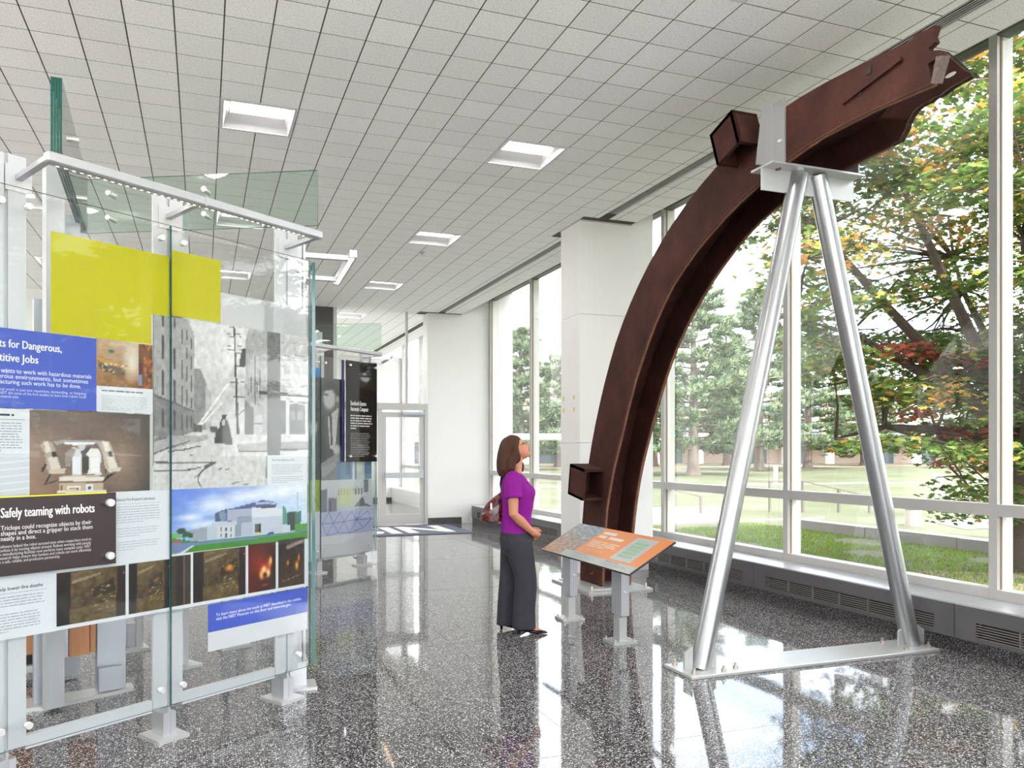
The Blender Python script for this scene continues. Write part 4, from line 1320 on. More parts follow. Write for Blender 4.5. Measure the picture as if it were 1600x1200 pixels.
# raised dark board with yellow top line
bd = MB().box(-0.925, -0.299, -0.020, -0.008, 0.940, 1.278).build('title_board', mat('dark_umber_board', rgb(44, 32, 34), 0.3), ex1, local=True)
bd['label'] = 'raised dark brown title board'
MB().box(-0.925, -0.345, -0.0215, -0.020, 1.275, 1.2805).build('yellow_line', mat('yellow_line', rgb(205, 205, 20), 0.4), bd, local=True)
p = Print(-0.0203)
p.text('Safely teaming with robots', -0.800, 1.178, 0.056, (250, 248, 248), 0.398, 0.03)
for k, (s, e) in enumerate((('Triclops could recognize objects by their', -0.402), ('shapes and direct a gripper to stack them', -0.397), ('neatly in a box.', -0.645))):
    p.text(s, -0.800, 1.131 - k * 0.0228, 0.026, (238, 236, 236), e + 0.800 - 0.014, 0.014)
for k, (s, e) in enumerate((('Software helped the robot succeed even when researchers tried to', -0.405), ('confuse it by moving objects around. Robots working with people', -0.407), ('in manufacturing facilities now perform many complex tasks. NIST', -0.407), ('research helps ensure that humans and robots can work effectively', -0.405), ('in a safe, reliable, and productive partnership.', -0.545))):
    p.text(s, -0.808, 1.057 - k * 0.0163, 0.0175, (222, 218, 218), e + 0.808 - 0.012, 0.006)
p.build('board_lettering', bd)
for z in (1.231, 0.982): standoff(ex1, -0.338, z, y=-0.020, r=0.019)

# right sheet
p = Print(YP)
p.rect(0.002, 0.298, 2.165, 2.500, (204, 200, 0))
p.build('yellow_film', gr1, M['vinyl'], label='translucent yellow-green film')
p = Print(YP - 0.0003)
p.rect(0.298, 0.905, 2.150, 2.330, (224, 226, 228))
p.build('frosted_film', gr1, M['frost'], label='pale frosted film')
rect, shapes = STREET
full = Img(150, 136).grad(0, ((206, 204, 200), (206, 204, 200), (226, 224, 220), (232, 231, 229)))
full.blob(0.42, 0.40, 0.30, 0.35, (196, 195, 193), 0.9, 0.9)
full.noise(9, 4, 5)
for q, c in shapes: full.poly(q, c)
full.noise(22, 34, 11, 1.0, 0.7)
full.a[:] = full.a.mean(axis=2, keepdims=True) * np.array((1.0, 0.995, 0.98))
ksplit = int(round((0.0 - rect[0]) / (rect[1] - rect[0]) * (full.w - 1)))
L_, R_ = Img(ksplit + 1, full.h), Img(full.w - ksplit, full.h)
L_.a[:] = full.a[:, :ksplit + 1]
R_.a[:] = full.a[:, ksplit:]
us = rect[0] + (rect[1] - rect[0]) * ksplit / (full.w - 1)
q = Print(YP - 0.0037)
q.image(rect[0], -0.004, rect[2], rect[3], L_)
q.build('street_photograph', gl1, label='left strip of the old black-and-white street photograph')
p = Print(YP - 0.0012)
p.image(max(us, 0.002), rect[1], rect[2], rect[3], R_)
p.rect(0.002, 0.905, 0.662, 0.952, WHITE)
rect, shapes = RENDERING
im = Img(130, 56).grad(0, ((150, 186, 226), (190, 214, 236), (92, 126, 220), (216, 228, 242)))
for cx, cy, rx, ry in ((0.30, 0.72, 0.22, 0.20), (0.55, 0.85, 0.25, 0.14), (0.12, 0.55, 0.12, 0.08), (0.80, 0.90, 0.25, 0.2), (0.22, 0.42, 0.2, 0.1)):
    im.blob(cx, cy, rx, ry, (240, 244, 248), 0.9, 0.85)
im.noise(14, 6, 4, 1.6, 1)
for q_, c in shapes: im.poly(q_, c)
im.noise(4, 24, 6)
p.image(rect[0] + 0.003, 0.896, rect[2], rect[3], im)
p.rect(0.604, 0.896, 1.277, 1.449, WHITE)
p.text('The Great Baltimore Fire', 0.635, 1.412, 0.0185, (60, 64, 70), 0.165, 0.006)
p.lines(0.635, 0.865, 1.395, 6, 0.0105, (150, 154, 160), 31, 0.25, 0.7)
p.lines(0.635, 0.865, 1.325, 4, 0.0105, (150, 154, 160), 32, 0.25, 0.5)
p.image(0.002, 0.117, 0.679, 0.936, Img(24, 46, (60, 46, 28)).noise(24, 8, 8).poly([(0.3, 0), (0.78, 0), (0.78, 1), (0.3, 1)], (34, 24, 18)).poly([(0.62, 0), (0.72, 0), (0.72, 1), (0.62, 1)], (120, 116, 96), 0.7))
p.image(0.131, 0.457, 0.679, 0.944, lab_photo(15, 60, 46, 0.85))
im = Img(36, 46).grad(0, ((96, 26, 14), (30, 12, 10), (92, 22, 14), (70, 20, 14)))
im.blob(0.4, 0.6, 0.5, 0.35, (150, 36, 20), 0.9, 0.8)
for cx, cy, rx, ry, c in ((0.6, 0.42, 0.26, 0.2, (236, 110, 40)), (0.78, 0.58, 0.10, 0.16, (252, 150, 50)), (0.48, 0.34, 0.12, 0.14, (255, 190, 90)), (0.72, 0.36, 0.12, 0.12, (255, 220, 150)), (0.82, 0.62, 0.05, 0.1, (255, 226, 150)), (0.56, 0.45, 0.1, 0.08, (255, 236, 190))):
    im.blob(cx, cy, rx, ry, c, 0.8, 0.95)
im.blob(0.6, 0.33, 0.1, 0.06, (60, 24, 16), 0.5, 0.9).blob(0.6, 0.12, 0.2, 0.03, (200, 80, 60), 0.8, 0.8)
p.image(0.474, 0.663, 0.680, 0.952, im)
im = Img(36, 46).grad(0, ((60, 40, 26), (70, 46, 28), (40, 30, 26), (34, 26, 24)))
im.noise(18, 8, 12).blob(0.36, 0.5, 0.06, 0.08, (255, 130, 40), 0.8).blob(0.7, 0.42, 0.09, 0.14, (255, 176, 70), 0.8).blob(0.78, 0.58, 0.05, 0.12, (255, 140, 50), 0.8)
im.poly([(0.28, 0.86), (0.95, 0.96), (0.95, 0.90), (0.34, 0.78)], (170, 150, 140), 0.8)
for k in range(8): im.blob(0.2 + 0.09 * k, 0.13 + 0.012 * k, 0.04, 0.015, (220, 200, 170), 0.8, 0.9)
p.image(0.681, 0.875, 0.680, 0.958, im)
p.rect(0.219, 0.896, 0.508, 0.656, BLUE).rect(0.219, 0.896, 0.405, 0.508, (216, 217, 219))
p.text('To learn more about the work at NIST described in this exhibit,', 0.268, 0.5825, 0.022, (245, 247, 255), 0.583, 0.012)
p.text('visit the NIST Museum on this floor and www.nist.gov.', 0.268, 0.5605, 0.022, (245, 247, 255), 0.505, 0.012)
p.build('printed_graphics', gr1, label='printed panel with street photograph, building picture and test photographs')

# ---- second wall, farther down the hall
EP2 = (1.338, 9.388)
ex2, gl2, gr2 = exhibit(EP2, 'glass exhibit wall farther down the hall with a black board and man photograph')
b1 = to_local(EP2, (0.86, 9.6)); b2 = to_local(EP2, (0.80, 11.1)); b3 = to_local(EP2, (2.30, 10.42))
banner(ex2, b2, b3, 2.86, 3.22, th=-0.016, clamps=(0.10, 0.46))
back_post(ex2, EP2, (1.50, 10.82), 3.12, 0.12, 0.05)
x, y = to_local(EP2, (1.50, 10.82))
MB().box(x - 0.12, x + 0.12, y - 0.1, y + 0.1, 0, 0.018).build('foot_plate', M['galvplate'], ex2, local=True)
p = Print(YP)
p.rect(-0.60, -0.004, 0.19, 0.75, (220, 222, 226)).rect(-0.60, -0.004, 0.75, 1.13, (150, 172, 20))
for a in ((-0.5, 0.8, -0.06, 1.1), (-0.3, 0.76, -0.02, 1.0), (-0.18, 1.12, -0.01, 0.78), (-0.4, 1.1, -0.1, 0.76)):
    p.poly([(a[0], a[1]), (a[2], a[3]), (a[2] + 0.006, a[3]), (a[0] + 0.006, a[1])], (70, 86, 20))
im = Img(40, 60, (60, 60, 62)).noise(40, 8, 3)
im.blob(0.8, 0.5, 0.18, 0.1, (205, 205, 205), 0.6).blob(0.6, 0.18, 0.3, 0.12, (150, 150, 152), 0.8)
p.image(-0.60, -0.004, 1.13, 2.36, im)
p.rect(-0.30, -0.004, 2.36, 2.47, (20, 150, 226))
p.build('printed_graphics', gl2)
p = Print(YP)
im = Img(44, 96).grad(0, ((120, 122, 126), (150, 152, 156), (52, 53, 56), (70, 72, 76)))
im.poly([(0, 0.62), (0.3, 0.66), (0.95, 0.62), (1, 0.55), (1, 0.2), (0, 0.28)], (44, 45, 48))
im.blob(0.36, 0.80, 0.30, 0.125, (206, 204, 202), 0.35)                      # head in profile, looking down
im.poly([(0.02, 0.90), (0.2, 0.97), (0.55, 0.97), (0.78, 0.88), (0.78, 0.80), (0.66, 0.84), (0.5, 0.89), (0.1, 0.87)], (26, 26, 28))
im.blob(0.70, 0.80, 0.07, 0.045, (190, 188, 186), 0.5)
im.poly([(0.08, 0.835), (0.34, 0.825), (0.34, 0.84), (0.08, 0.85)], (70, 68, 68))
im.poly([(0.30, 0.62), (0.74, 0.72), (0.62, 0.35), (0.40, 0.25)], (214, 214, 216))
im.poly([(0.36, 0.65), (0.46, 0.67), (0.50, 0.34), (0.42, 0.34)], (40, 40, 42))
im.blob(0.66, 0.30, 0.22, 0.07, (210, 208, 206), 0.5).poly([(0.0, 0.36), (0.5, 0.30), (0.6, 0.18), (0, 0.12)], (36, 36, 38))
im.noise(20, 22, 3)
im.poly([(0, 0.16), (0.9, 0.30), (1, 0.2), (0.1, 0.02)], (168, 170, 174), 0.8)
p.image(0.002, 0.40, 1.12, 2.36, im)
p.rect(0.26, 0.868, 1.12, 1.345, (96, 140, 178)).rect(0.42, 0.50, 1.18, 1.345, (40, 96, 140)).rect(0.53, 0.57, 1.12, 1.345, (228, 232, 234)).rect(0.60, 0.74, 1.12, 1.345, (206, 218, 214))
im = Img(70, 36).grad(0, ((196, 202, 214), (206, 212, 222), (222, 226, 232), (226, 230, 236)))
im.poly([(0.0, 0.0), (0.12, 0), (0.12, 0.72), (0, 0.70)], (110, 116, 132)).poly([(0.14, 0), (0.30, 0), (0.30, 0.42), (0.14, 0.45)], (120, 124, 136)).poly([(0.16, 0), (0.2, 0), (0.2, 0.36), (0.16, 0.36)], (60, 62, 72))
for k in range(9): im.poly([(0.32 + k * 0.055, 0.5), (0.345 + k * 0.055, 0.5), (0.345 + k * 0.055, 0.7), (0.32 + k * 0.055, 0.7)], (120, 124, 120))
im.poly([(0.30, 0.15), (0.36, 0.75), (0.6, 0.78), (0.64, 0.15)], (216, 226, 150), 0.7)
im.poly([(0.82, 0.55), (0.9, 0.55), (0.9, 0.98), (0.82, 0.98)], (130, 136, 150)).poly([(0.62, 0.1), (0.72, 0.3), (0.8, 0.42), (0.84, 0.2), (0.98, 0.08)], (110, 112, 122))
p.image(0.002, 0.890, 0.735, 1.120, im)
p.rect(0.002, 0.890, 0.44, 0.735, (186, 192, 226))
nodes = [(0.03, 0.60), (0.21, 0.59), (0.38, 0.60), (0.60, 0.61), (0.86, 0.60), (0.10, 0.45), (0.28, 0.47), (0.48, 0.45), (0.72, 0.50), (0.14, 0.73), (0.32, 0.72), (0.52, 0.72), (0.68, 0.73), (0.80, 0.71)]
for a, b in ((0, 1), (1, 2), (2, 3), (3, 4), (0, 9), (1, 9), (1, 10), (2, 10), (2, 11), (3, 11), (3, 12), (3, 13), (4, 13), (0, 5), (1, 5), (5, 6), (1, 6), (2, 6), (2, 7), (3, 7), (3, 8), (4, 8), (7, 8), (6, 7)):
    (x0, z0), (x1, z1) = nodes[a], nodes[b]
    dx, dz = x1 - x0, z1 - z0
    n_ = math.hypot(dx, dz)
    ox, oz = -dz / n_ * 0.0035, dx / n_ * 0.0035
    p.poly([(x0 - ox, z0 - oz), (x1 - ox, z1 - oz), (x1 + ox, z1 + oz), (x0 + ox, z0 + oz)], (84, 92, 176))
p.rect(0.002, 0.890, 0.19, 0.44, (220, 222, 226))
p.build('printed_graphics', gr2)
MB().box(0.33, 0.36, -0.015, 0.0, 1.345, 2.60).build('blue_edge_strip', mat('navy_strip', rgb(34, 40, 96), 0.3), ex2, local=True)
bd = MB().box(0.37, 0.905, -0.045, -0.033, 1.34, 2.60).build('title_board', mat('black_gloss_board', rgb(34, 30, 28), 0.04, spec=0.6), ex2, local=True)
bd['label'] = 'raised glossy black title board'
p = Print(-0.0453)
p.text('Standards Eastern', 0.44, 2.03, 0.075, (236, 236, 236), 0.27, 0.03)
p.text('Automatic Computer', 0.44, 1.96, 0.075, (236, 236, 236), 0.31, 0.03)
p.build('board_title', bd)
p = Print(-0.0453)
p.lines(0.44, 0.82, 1.925, 6, 0.032, (216, 216, 216), 41, 0.45, 0.3)
p.build('board_paragraph', bd)
p = Print(-0.0453)
p.lines(0.44, 0.78, 1.70, 14, 0.022, (150, 146, 144), 42, 0.4, 0.7)
p.build('board_paragraph', bd)
for u, z in ((0.42, 2.54), (0.86, 2.54), (0.42, 1.41), (0.86, 1.41)): standoff(ex2, u, z, y=-0.045)

# rusted arch: measured edges (x, y, z), base to tip
ARCH_LI = [(3.985,7.300,0.036),(3.975,7.270,0.244),(3.964,7.236,0.450),(3.954,7.193,0.655),(3.943,7.136,0.855),(3.933,7.063,1.050),(3.923,6.976,1.240),(3.914,6.877,1.424),(3.904,6.773,1.605),(3.894,6.669,1.787),(3.883,6.565,1.968),(3.873,6.453,2.144),(3.862,6.330,2.313),(3.852,6.198,2.475),(3.841,6.059,2.631),(3.830,5.910,2.776),(3.820,5.747,2.905),(3.810,5.572,3.016),(3.801,5.386,3.112),(3.791,5.195,3.197),(3.782,4.999,3.270),(3.773,4.800,3.334),(3.764,4.598,3.387),(3.757,4.393,3.431),(3.751,4.187,3.464),(3.747,3.979,3.484),(3.744,3.770,3.491),(3.742,3.561,3.487),(3.740,3.351,3.477),(3.738,3.142,3.463)]
ARCH_LO = [(3.984,7.800,-0.025),(3.975,7.769,0.207),(3.966,7.733,0.437),(3.956,7.688,0.666),(3.947,7.629,0.891),(3.938,7.559,1.113),(3.929,7.479,1.332),(3.920,7.389,1.547),(3.911,7.288,1.756),(3.902,7.176,1.961),(3.892,7.057,2.161),(3.883,6.929,2.356),(3.874,6.791,2.543),(3.864,6.638,2.718),(3.855,6.472,2.881),(3.846,6.296,3.033),(3.836,6.111,3.175),(3.826,5.918,3.304),(3.815,5.716,3.420),(3.805,5.507,3.523),(3.795,5.292,3.612),(3.784,5.072,3.687),(3.774,4.847,3.746),(3.765,4.619,3.790),(3.757,4.388,3.817),(3.750,4.155,3.827),(3.744,3.922,3.823),(3.740,3.689,3.809),(3.735,3.457,3.790),(3.731,3.224,3.767)]
ARCH_RI = [(4.345,7.308,0.034),(4.348,7.293,0.222),(4.351,7.276,0.410),(4.354,7.254,0.597),(4.357,7.225,0.783),(4.360,7.186,0.968),(4.363,7.138,1.149),(4.366,7.078,1.327),(4.369,7.006,1.501),(4.372,6.928,1.673),(4.375,6.847,1.843),(4.377,6.764,2.013),(4.380,6.676,2.179),(4.382,6.579,2.339),(4.384,6.469,2.491),(4.386,6.347,2.634),(4.387,6.216,2.769),(4.389,6.077,2.896),(4.391,5.930,3.013),(4.392,5.777,3.122),(4.394,5.618,3.223),(4.396,5.453,3.314),(4.397,5.283,3.388),(4.398,5.104,3.441),(4.399,4.920,3.473),(4.399,4.733,3.492),(4.400,4.545,3.504),(4.400,4.357,3.511),(4.400,4.168,3.518),(4.400,3.980,3.527)]
ARCH_TORN = [(4.400,3.914,3.537),(4.400,3.802,3.686),(4.400,3.653,3.706),(4.400,3.453,3.721),(4.400,3.383,3.724),(4.400,3.504,3.858),(4.400,3.591,3.971)]

# ------------------------------------------------------------------ the rusted steel arch
AR = empty('steel_arch', (4.1, 7.5, 0), label='tall curved rusted steel beam with a torn tip leaning over the hall', cat='sculpture')
PT = 0.036
NA = len(ARCH_LI)
def plate(inner, outer, x_of, th):
    m = MB()
    rings = []
    for k in range(len(inner)):
        x = x_of(k)
        i, o = inner[k], outer[k]
        rings.append([(x, i[1], i[2]), (x + th, i[1], i[2]), (x + th, o[1], o[2]), (x, o[1], o[2])])
    m.loft(rings)
    return m
plate(ARCH_LI, ARCH_LO, lambda k: ARCH_LI[k][0], PT).build('side_plate', M['rust'], AR)
# right-hand plate, whose far end is torn to a point
RO = []
for k in range(NA):
    f = k * 0.83
    j = min(int(f), NA - 2)
    a = f - j
    dy = (ARCH_LO[j][1] - ARCH_LI[j][1]) * (1 - a) + (ARCH_LO[j + 1][1] - ARCH_LI[j + 1][1]) * a
    dz = (ARCH_LO[j][2] - ARCH_LI[j][2]) * (1 - a) + (ARCH_LO[j + 1][2] - ARCH_LI[j + 1][2]) * a
    r = ARCH_RI[k]
    RO.append((r[0], r[1] + dy, r[2] + dz))
plate(ARCH_RI, RO, lambda k: ARCH_RI[k][0] - PT, PT).build('side_plate', M['rust'], AR)
rim = [ARCH_RI[-1]] + list(ARCH_TORN)
# jagged rim of the torn end
rnd = random.Random(3)
jag = []
for a, b in zip(rim[:-1], rim[1:]):
    n = max(2, int(math.dist(a, b) / 0.035))
    for k in range(n):
        t = k / n
        jag.append((a[1] + (b[1] - a[1]) * t + rnd.uniform(-0.007, 0.007), a[2] + (b[2] - a[2]) * t + rnd.uniform(-0.007, 0.007)))
jag.append((rim[-1][1], rim[-1][2]))
poly = jag + [(RO[-1][1] + 0.02, RO[-1][2] + 0.01), (RO[-1][1], RO[-1][2])]
# no hole is cut: a pale disc near the tip paints its daylight
MB().prism(poly, 0, 4.4 - PT, 4.4).build('torn_end', M['rust'], AR)
e = MB()
for a, b in zip(jag[:-1], jag[1:]):
    e.add([(4.4 - PT - 0.003, a[0], a[1]), (4.402, a[0], a[1]), (4.402, b[0], b[1]), (4.4 - PT - 0.003, b[0], b[1])], [(0, 1, 2, 3)])
    e.add([(4.4 - PT - 0.003, a[0], a[1]), (4.4 - PT - 0.003, b[0], b[1]), (4.4 - PT - 0.001, b[0] + 0.012, b[1] + 0.004), (4.4 - PT - 0.001, a[0] + 0.012, a[1] + 0.004)], [(0, 1, 2, 3)])
e.build('torn_edge', M['rustbreak'], AR)
n = 12
MB().prism([(3.545 + 0.038 * math.cos(2 * math.pi * k / n), 3.80 + 0.013 * math.sin(2 * math.pi * k / n)) for k in range(n)], 0, 4.4 - PT - 0.002, 4.402).build('painted_hole_disc', mat('hole_daylight_grey', (0.55, 0.56, 0.55), 0.6), AR)
# web set back from the inner edges
web = MB()
rings = []
for k in range(NA):
    li, lo, ri, ro = ARCH_LI[k], ARCH_LO[k], ARCH_RI[k], RO[k]
    f0, f1 = 0.60, 0.67
    def mix(a, b, f): return (a[1] + (b[1] - a[1]) * f, a[2] + (b[2] - a[2]) * f)
    a0, a1 = mix(li, lo, f0), mix(li, lo, f1)
    c0, c1 = mix(ri, ro, f0), mix(ri, ro, f1)
    rings.append([(li[0] + PT, *a0), (ri[0] - PT, *c0), (ri[0] - PT, *c1), (li[0] + PT, *a1)])
web.loft(rings)
web.build('web_plate', M['rust'], AR)
# flame-cut bright edges
for nm, P_, x_of in (('left', ARCH_LI, lambda k: ARCH_LI[k][0]), ('right', ARCH_RI, lambda k: ARCH_RI[k][0] - PT)):
    e = MB()
    O_ = ARCH_LO if nm == 'left' else RO
    rings = []
    for k in range(NA):
        i, o = P_[k], O_[k]
        L = math.hypot(o[1] - i[1], o[2] - i[2])
        dy, dz = (i[1] - o[1]) / L, (i[2] - o[2]) / L
        j = 0.004 * math.sin(k * 2.7)
        x = x_of(k)
        rings.append([(x - 0.001, i[1] - dy * 0.012, i[2] - dz * 0.012), (x + PT + 0.001, i[1] - dy * 0.010, i[2] - dz * 0.010), (x + PT * 0.8, i[1] + dy * (0.004 + j), i[2] + dz * (0.004 + j)), (x + PT * 0.2, i[1] + dy * (0.004 - j), i[2] + dz * (0.004 - j))])
    e.loft(rings)
    e.build('flame_cut_edge', M['rustedge'], AR)
# left plate's broken end: thick block and ragged lip
e = MB()
i, o = ARCH_LI[-1], ARCH_LO[-1]
e.add([(i[0] - 0.004, i[1] - 0.008, i[2]), (i[0] + 0.06, i[1] - 0.008, i[2] + 0.01), (i[0] + 0.06, i[1] - 0.055, i[2] + 0.14), (i[0] - 0.004, i[1] - 0.055, i[2] + 0.13), (i[0] - 0.004, i[1] + 0.012, i[2] + 0.01), (i[0] + 0.06, i[1] + 0.012, i[2] + 0.02), (i[0] + 0.06, i[1] - 0.02, i[2] + 0.14), (i[0] - 0.004, i[1] - 0.02, i[2] + 0.14)],
      [(0, 1, 2, 3), (4, 7, 6, 5), (0, 4, 5, 1), (1, 5, 6, 2), (2, 6, 7, 3), (3, 7, 4, 0)])
e.build('broken_end', M['rustbreak'], AR)
e = MB()
rag = [(0.0, 0.13), (-0.05, 0.135), (-0.035, 0.17), (0.02, 0.19), (0.03, 0.21), (-0.012, 0.225), (0.0, 0.26), (-0.02, 0.31), (0.12, 0.33), (0.12, 0.12)]
e.prism([(i[1] + a, i[2] + b) for a, b in rag], 0, i[0] - 0.001, i[0] + PT)
e.build('ragged_lip', M['rust'], AR)
# dents, bolt holes and a welded rib on the near plate
e = MB()
def on_plate(k, f):
    kk = min(int(k), NA - 2); a = k - kk
    li = [ARCH_LI[kk][q] * (1 - a) + ARCH_LI[kk + 1][q] * a for q in range(3)]
    lo = [ARCH_LO[kk][q] * (1 - a) + ARCH_LO[kk + 1][q] * a for q in range(3)]
    return Vector([li[q] + (lo[q] - li[q]) * f for q in range(3)])
for k, f, w, h in ((24.1, 0.80, 0.010, 0.06), (23.6, 0.28, 0.014, 0.05), (24.4, 0.22, 0.008, 0.03), (27.4, 0.80, 0.02, 0.02), (26.9, 0.45, 0.012, 0.014)):
    p_ = on_plate(k, f)
    e.box(p_.x - 0.004, p_.x + 0.002, p_.y - w, p_.y + w, p_.z - h, p_.z + h)
e.build('dents', mat('rust_dark', (0.02, 0.011, 0.008), 0.85), AR)
a, b = on_plate(26.3, 0.42), on_plate(28.4, 0.72)
MB().bar(a + Vector((-0.006, 0, 0)), b + Vector((-0.006, 0, 0)), 0.02, 0.022).build('welded_rib', M['rust'], AR)
# chalk marks near the foot
ch = MB()
for cy, cz, rr in ((7.52, 0.20, 0.055), (7.44, 0.33, 0.045), (7.44, 0.42, 0.045)):
    pts = [(3.9835, cy + rr * math.cos(t * 0.5), cz + rr * 1.05 * math.sin(t * 0.5)) for t in range(0, 11)]
    ch.tube(pts, 0.007, 5)
ch.build('chalk_numerals', M['chalk'], AR)
# box stubs on the near plate
def stub(c, t, u, w, d, h):
    """open box: c corner on the plate, t tangent (along), u outward direction in the plate; protrudes -x by w"""
    c, t, u = Vector(c), Vector(t).normalized(), Vector(u).normalized()
    nx = Vector((-1, 0, 0))
    m = MB()
    def cell(x0, x1, a0, a1, b0, b1):
        vs = []
        for b_ in (b0, b1):
            for x_, a_ in ((x0, a0), (x1, a0), (x1, a1), (x0, a1)):
                vs.append(c + nx * x_ + u * a_ + t * b_)
        m.add(vs, [(0, 3, 2, 1), (4, 5, 6, 7), (0, 1, 5, 4), (1, 2, 6, 5), (2, 3, 7, 6), (3, 0, 4, 7)])
    k = 0.028
    cell(w - k, w, 0, d, 0, h)            # outer wall
    cell(0, w, 0, d, 0, k)                # bottom
    cell(0, w, 0, d, h - k, h)            # top
    cell(0, w, d - k, d, 0, h)            # back
    return m
stub((3.95, 7.19, 0.96), (0, -0.16, 1), (0, 1, 0.16), 0.25, 0.34, 0.33).build('box_stub', M['rust'], AR)
p_ = on_plate(21.7, 0.60)
tg = (on_plate(21.5, 0.6) - on_plate(19.5, 0.6)); tg.x = 0
ou = Vector((0, -tg.z, tg.y)) if tg.y > 0 else Vector((0, tg.z, -tg.y))
stub((p_.x + 0.03, p_.y, p_.z), tg, ou, 0.22, 0.27, 0.27).build('box_stub', M['rust'], AR)
# foot plates
MB().box(3.74, 4.50, 7.12, 8.02, 0.0, 0.022).build('base_plate', M['galvplate'], AR)
MB().box(3.80, 4.45, 7.20, 7.95, 0.022, 0.036).build('base_plate', M['galvplate'], AR)
for x, y in ((3.80, 7.165), (4.44, 7.165), (3.78, 7.6), (4.47, 7.6)):
    MB().tube([(x, y, 0.02), (x, y, 0.045), (x, y, 0.075)], [0.014, 0.014, 0.008], 8).build('anchor_bolt', M['bolt'], AR)

# ------------------------------------------------------------------ its steel A-frame stand
ST = empty('a_frame_stand', (4.04, 4.4, 0), label='silver steel A-frame stand carrying the rusted arch', cat='stand')
MB().box(2.965, 5.115, 4.238, 4.56, 0, 0.022).build('floor_plate', M['galvplate'], ST, bevel=0.003)
ZH = 3.434
for xb, xt in ((3.142, 3.965), (5.01, 4.13)):
    MB().tube([(xb, 4.4, 0.022), (xb + (xt - xb) * 0.5, 4.4, 0.022 + (ZH - 0.022) * 0.5), (xt, 4.4, ZH - 0.005)], 0.066, 28).build('pipe_leg', M['galv'], ST, smooth=True)
    for sx in (-1, 1):
        x0 = xb + sx * 0.06
        MB().prism([(x0, 0.022), (x0 + sx * 0.065, 0.022), (x0 + sx * 0.065, 0.13), (x0 + sx * 0.0, 0.17)], 1, 4.392, 4.408).build('gusset', M['galvplate'], ST)
for x, y in ((3.02, 4.29), (3.02, 4.51), (3.24, 4.275), (3.26, 4.52), (3.46, 4.30), (4.85, 4.30), (4.85, 4.51), (5.07, 4.30), (5.07, 4.51)):
    if (x, y) == (3.46, 4.30): x, y = 3.36, 4.31
    b_ = MB().tube([(x, y, 0.02), (x, y, 0.042)], 0.017, 6).tube([(x, y, 0.04), (x, y, 0.062)], 0.009, 8)
    b_.build('anchor_bolt', M['bolt'], ST)
MB().box(3.646, 4.455, 4.29, 4.51, ZH, ZH + 0.014).build('head_flange', M['galvplate'], ST)
MB().box(3.646, 4.455, 4.395, 4.409, 3.282, ZH).build('head_web', M['galvplate'], ST)
br = MB().box(3.735, 3.749, 4.28, 4.40, ZH + 0.014, 3.885)
br.build('bracket_plate', M['bracket'], ST)
MB().prism([(3.595, ZH + 0.014), (3.74, ZH + 0.014), (3.74, 3.872), (3.645, 3.872), (3.64, 3.80)], 1, 4.385, 4.399).build('bracket_gusset', M['bracket'], ST)
MB().tube([(3.725, 4.32, 3.60), (3.736, 4.32, 3.60)], 0.012, 8).build('bracket_bolt', M['cap'], ST)
MB().box(4.402, 4.416, 4.30, 4.42, ZH + 0.014, 3.80).build('bracket_plate', M['bracket'], ST)

# ------------------------------------------------------------------ slanted reading sign
LE = empty('reading_sign', (3.05, 5.66, 0), label='slanted orange and white reading sign on two grey posts before the arch', cat='sign')
lx0, lz0, lx1, lz1, ly0, ly1 = 2.85, 0.600, 3.233, 0.818, 4.822, 6.326
sl = Vector((lx1 - lx0, 0, lz1 - lz0))
nr = Vector((-sl.z, 0, sl.x)).normalized()
def lp(a, b, h):
    """a 0..1 left to right as read (far to near), b 0..1 bottom to top, h above the face"""
    q = Vector((lx0, ly1, lz0)) + sl * b + Vector((0, ly0 - ly1, 0)) * a + nr * h
    return tuple(q)
def slab(h0, h1, ins=0.0):
    m = MB()
    vs = [lp(a, b, h) for h in (h0, h1) for a, b in ((ins, ins), (1 - ins, ins), (1 - ins, 1 - ins), (ins, 1 - ins))]
    m.add(vs, [(0, 3, 2, 1), (4, 5, 6, 7), (0, 1, 5, 4), (1, 2, 6, 5), (2, 3, 7, 6), (3, 0, 4, 7)])
    return m
slab(-0.016, 0.0).build('sign_board', mat('sign_core_black', rgb(44, 42, 44), 0.4), LE)
slab(-0.024, -0.0165, 0.02).build('sign_backing', M['aluwhite'], LE)
class SP(Print):
    def build2(self, name, parent):
        o = Vector(ORG[parent.name])
        self.mb_v = [tuple(Vector(lp(v[0], v[2], -v[1])) - o) for v in self.mb_v]
        return self.build(name, parent)
p = SP(-0.0006)
p.rect(0, 1, 0, 1, (176, 183, 180))
p.rect(0.33, 1, 0.19, 1.0, (228, 140, 72))
im = Img(70, 60).grad(0, ((178, 112, 76), (158, 138, 120), (140, 152, 156), (120, 146, 166)))
im.noise(46, 9, 3, 1.0, 2.2)
for k in range(60):
    im.blob(rn.random(), rn.random() ** 1.5 * 0.6, 0.06, 0.02, rn.choice(((232, 150, 100), (120, 110, 108), (214, 190, 170), (190, 120, 90), (90, 86, 88))), 0.8, 0.6)
for k in range(26):
    im.blob(rn.random(), 0.5 + 0.5 * rn.random(), 0.10, 0.03, rn.choice(((160, 196, 214), (206, 212, 208), (186, 190, 188))), 0.9, 0.6)
p.image(0, 0.33, 0.0, 1.0, im)
p.rect(0.24, 0.33, 0.0, 0.19, (176, 183, 180))
p.lines(0.365, 0.53, 0.90, 1, 0.10, (228, 222, 214), 71, 0.75, 1.0)
p.lines(0.365, 0.62, 0.78, 1, 0.10, (228, 222, 214), 72, 0.75, 1.0)
p.lines(0.365, 0.66, 0.60, 4, 0.052, (222, 206, 186), 51, 0.5, 0.6)
p.lines(0.365, 0.60, 0.37, 4, 0.034, (226, 168, 120), 52, 0.4, 0.5)
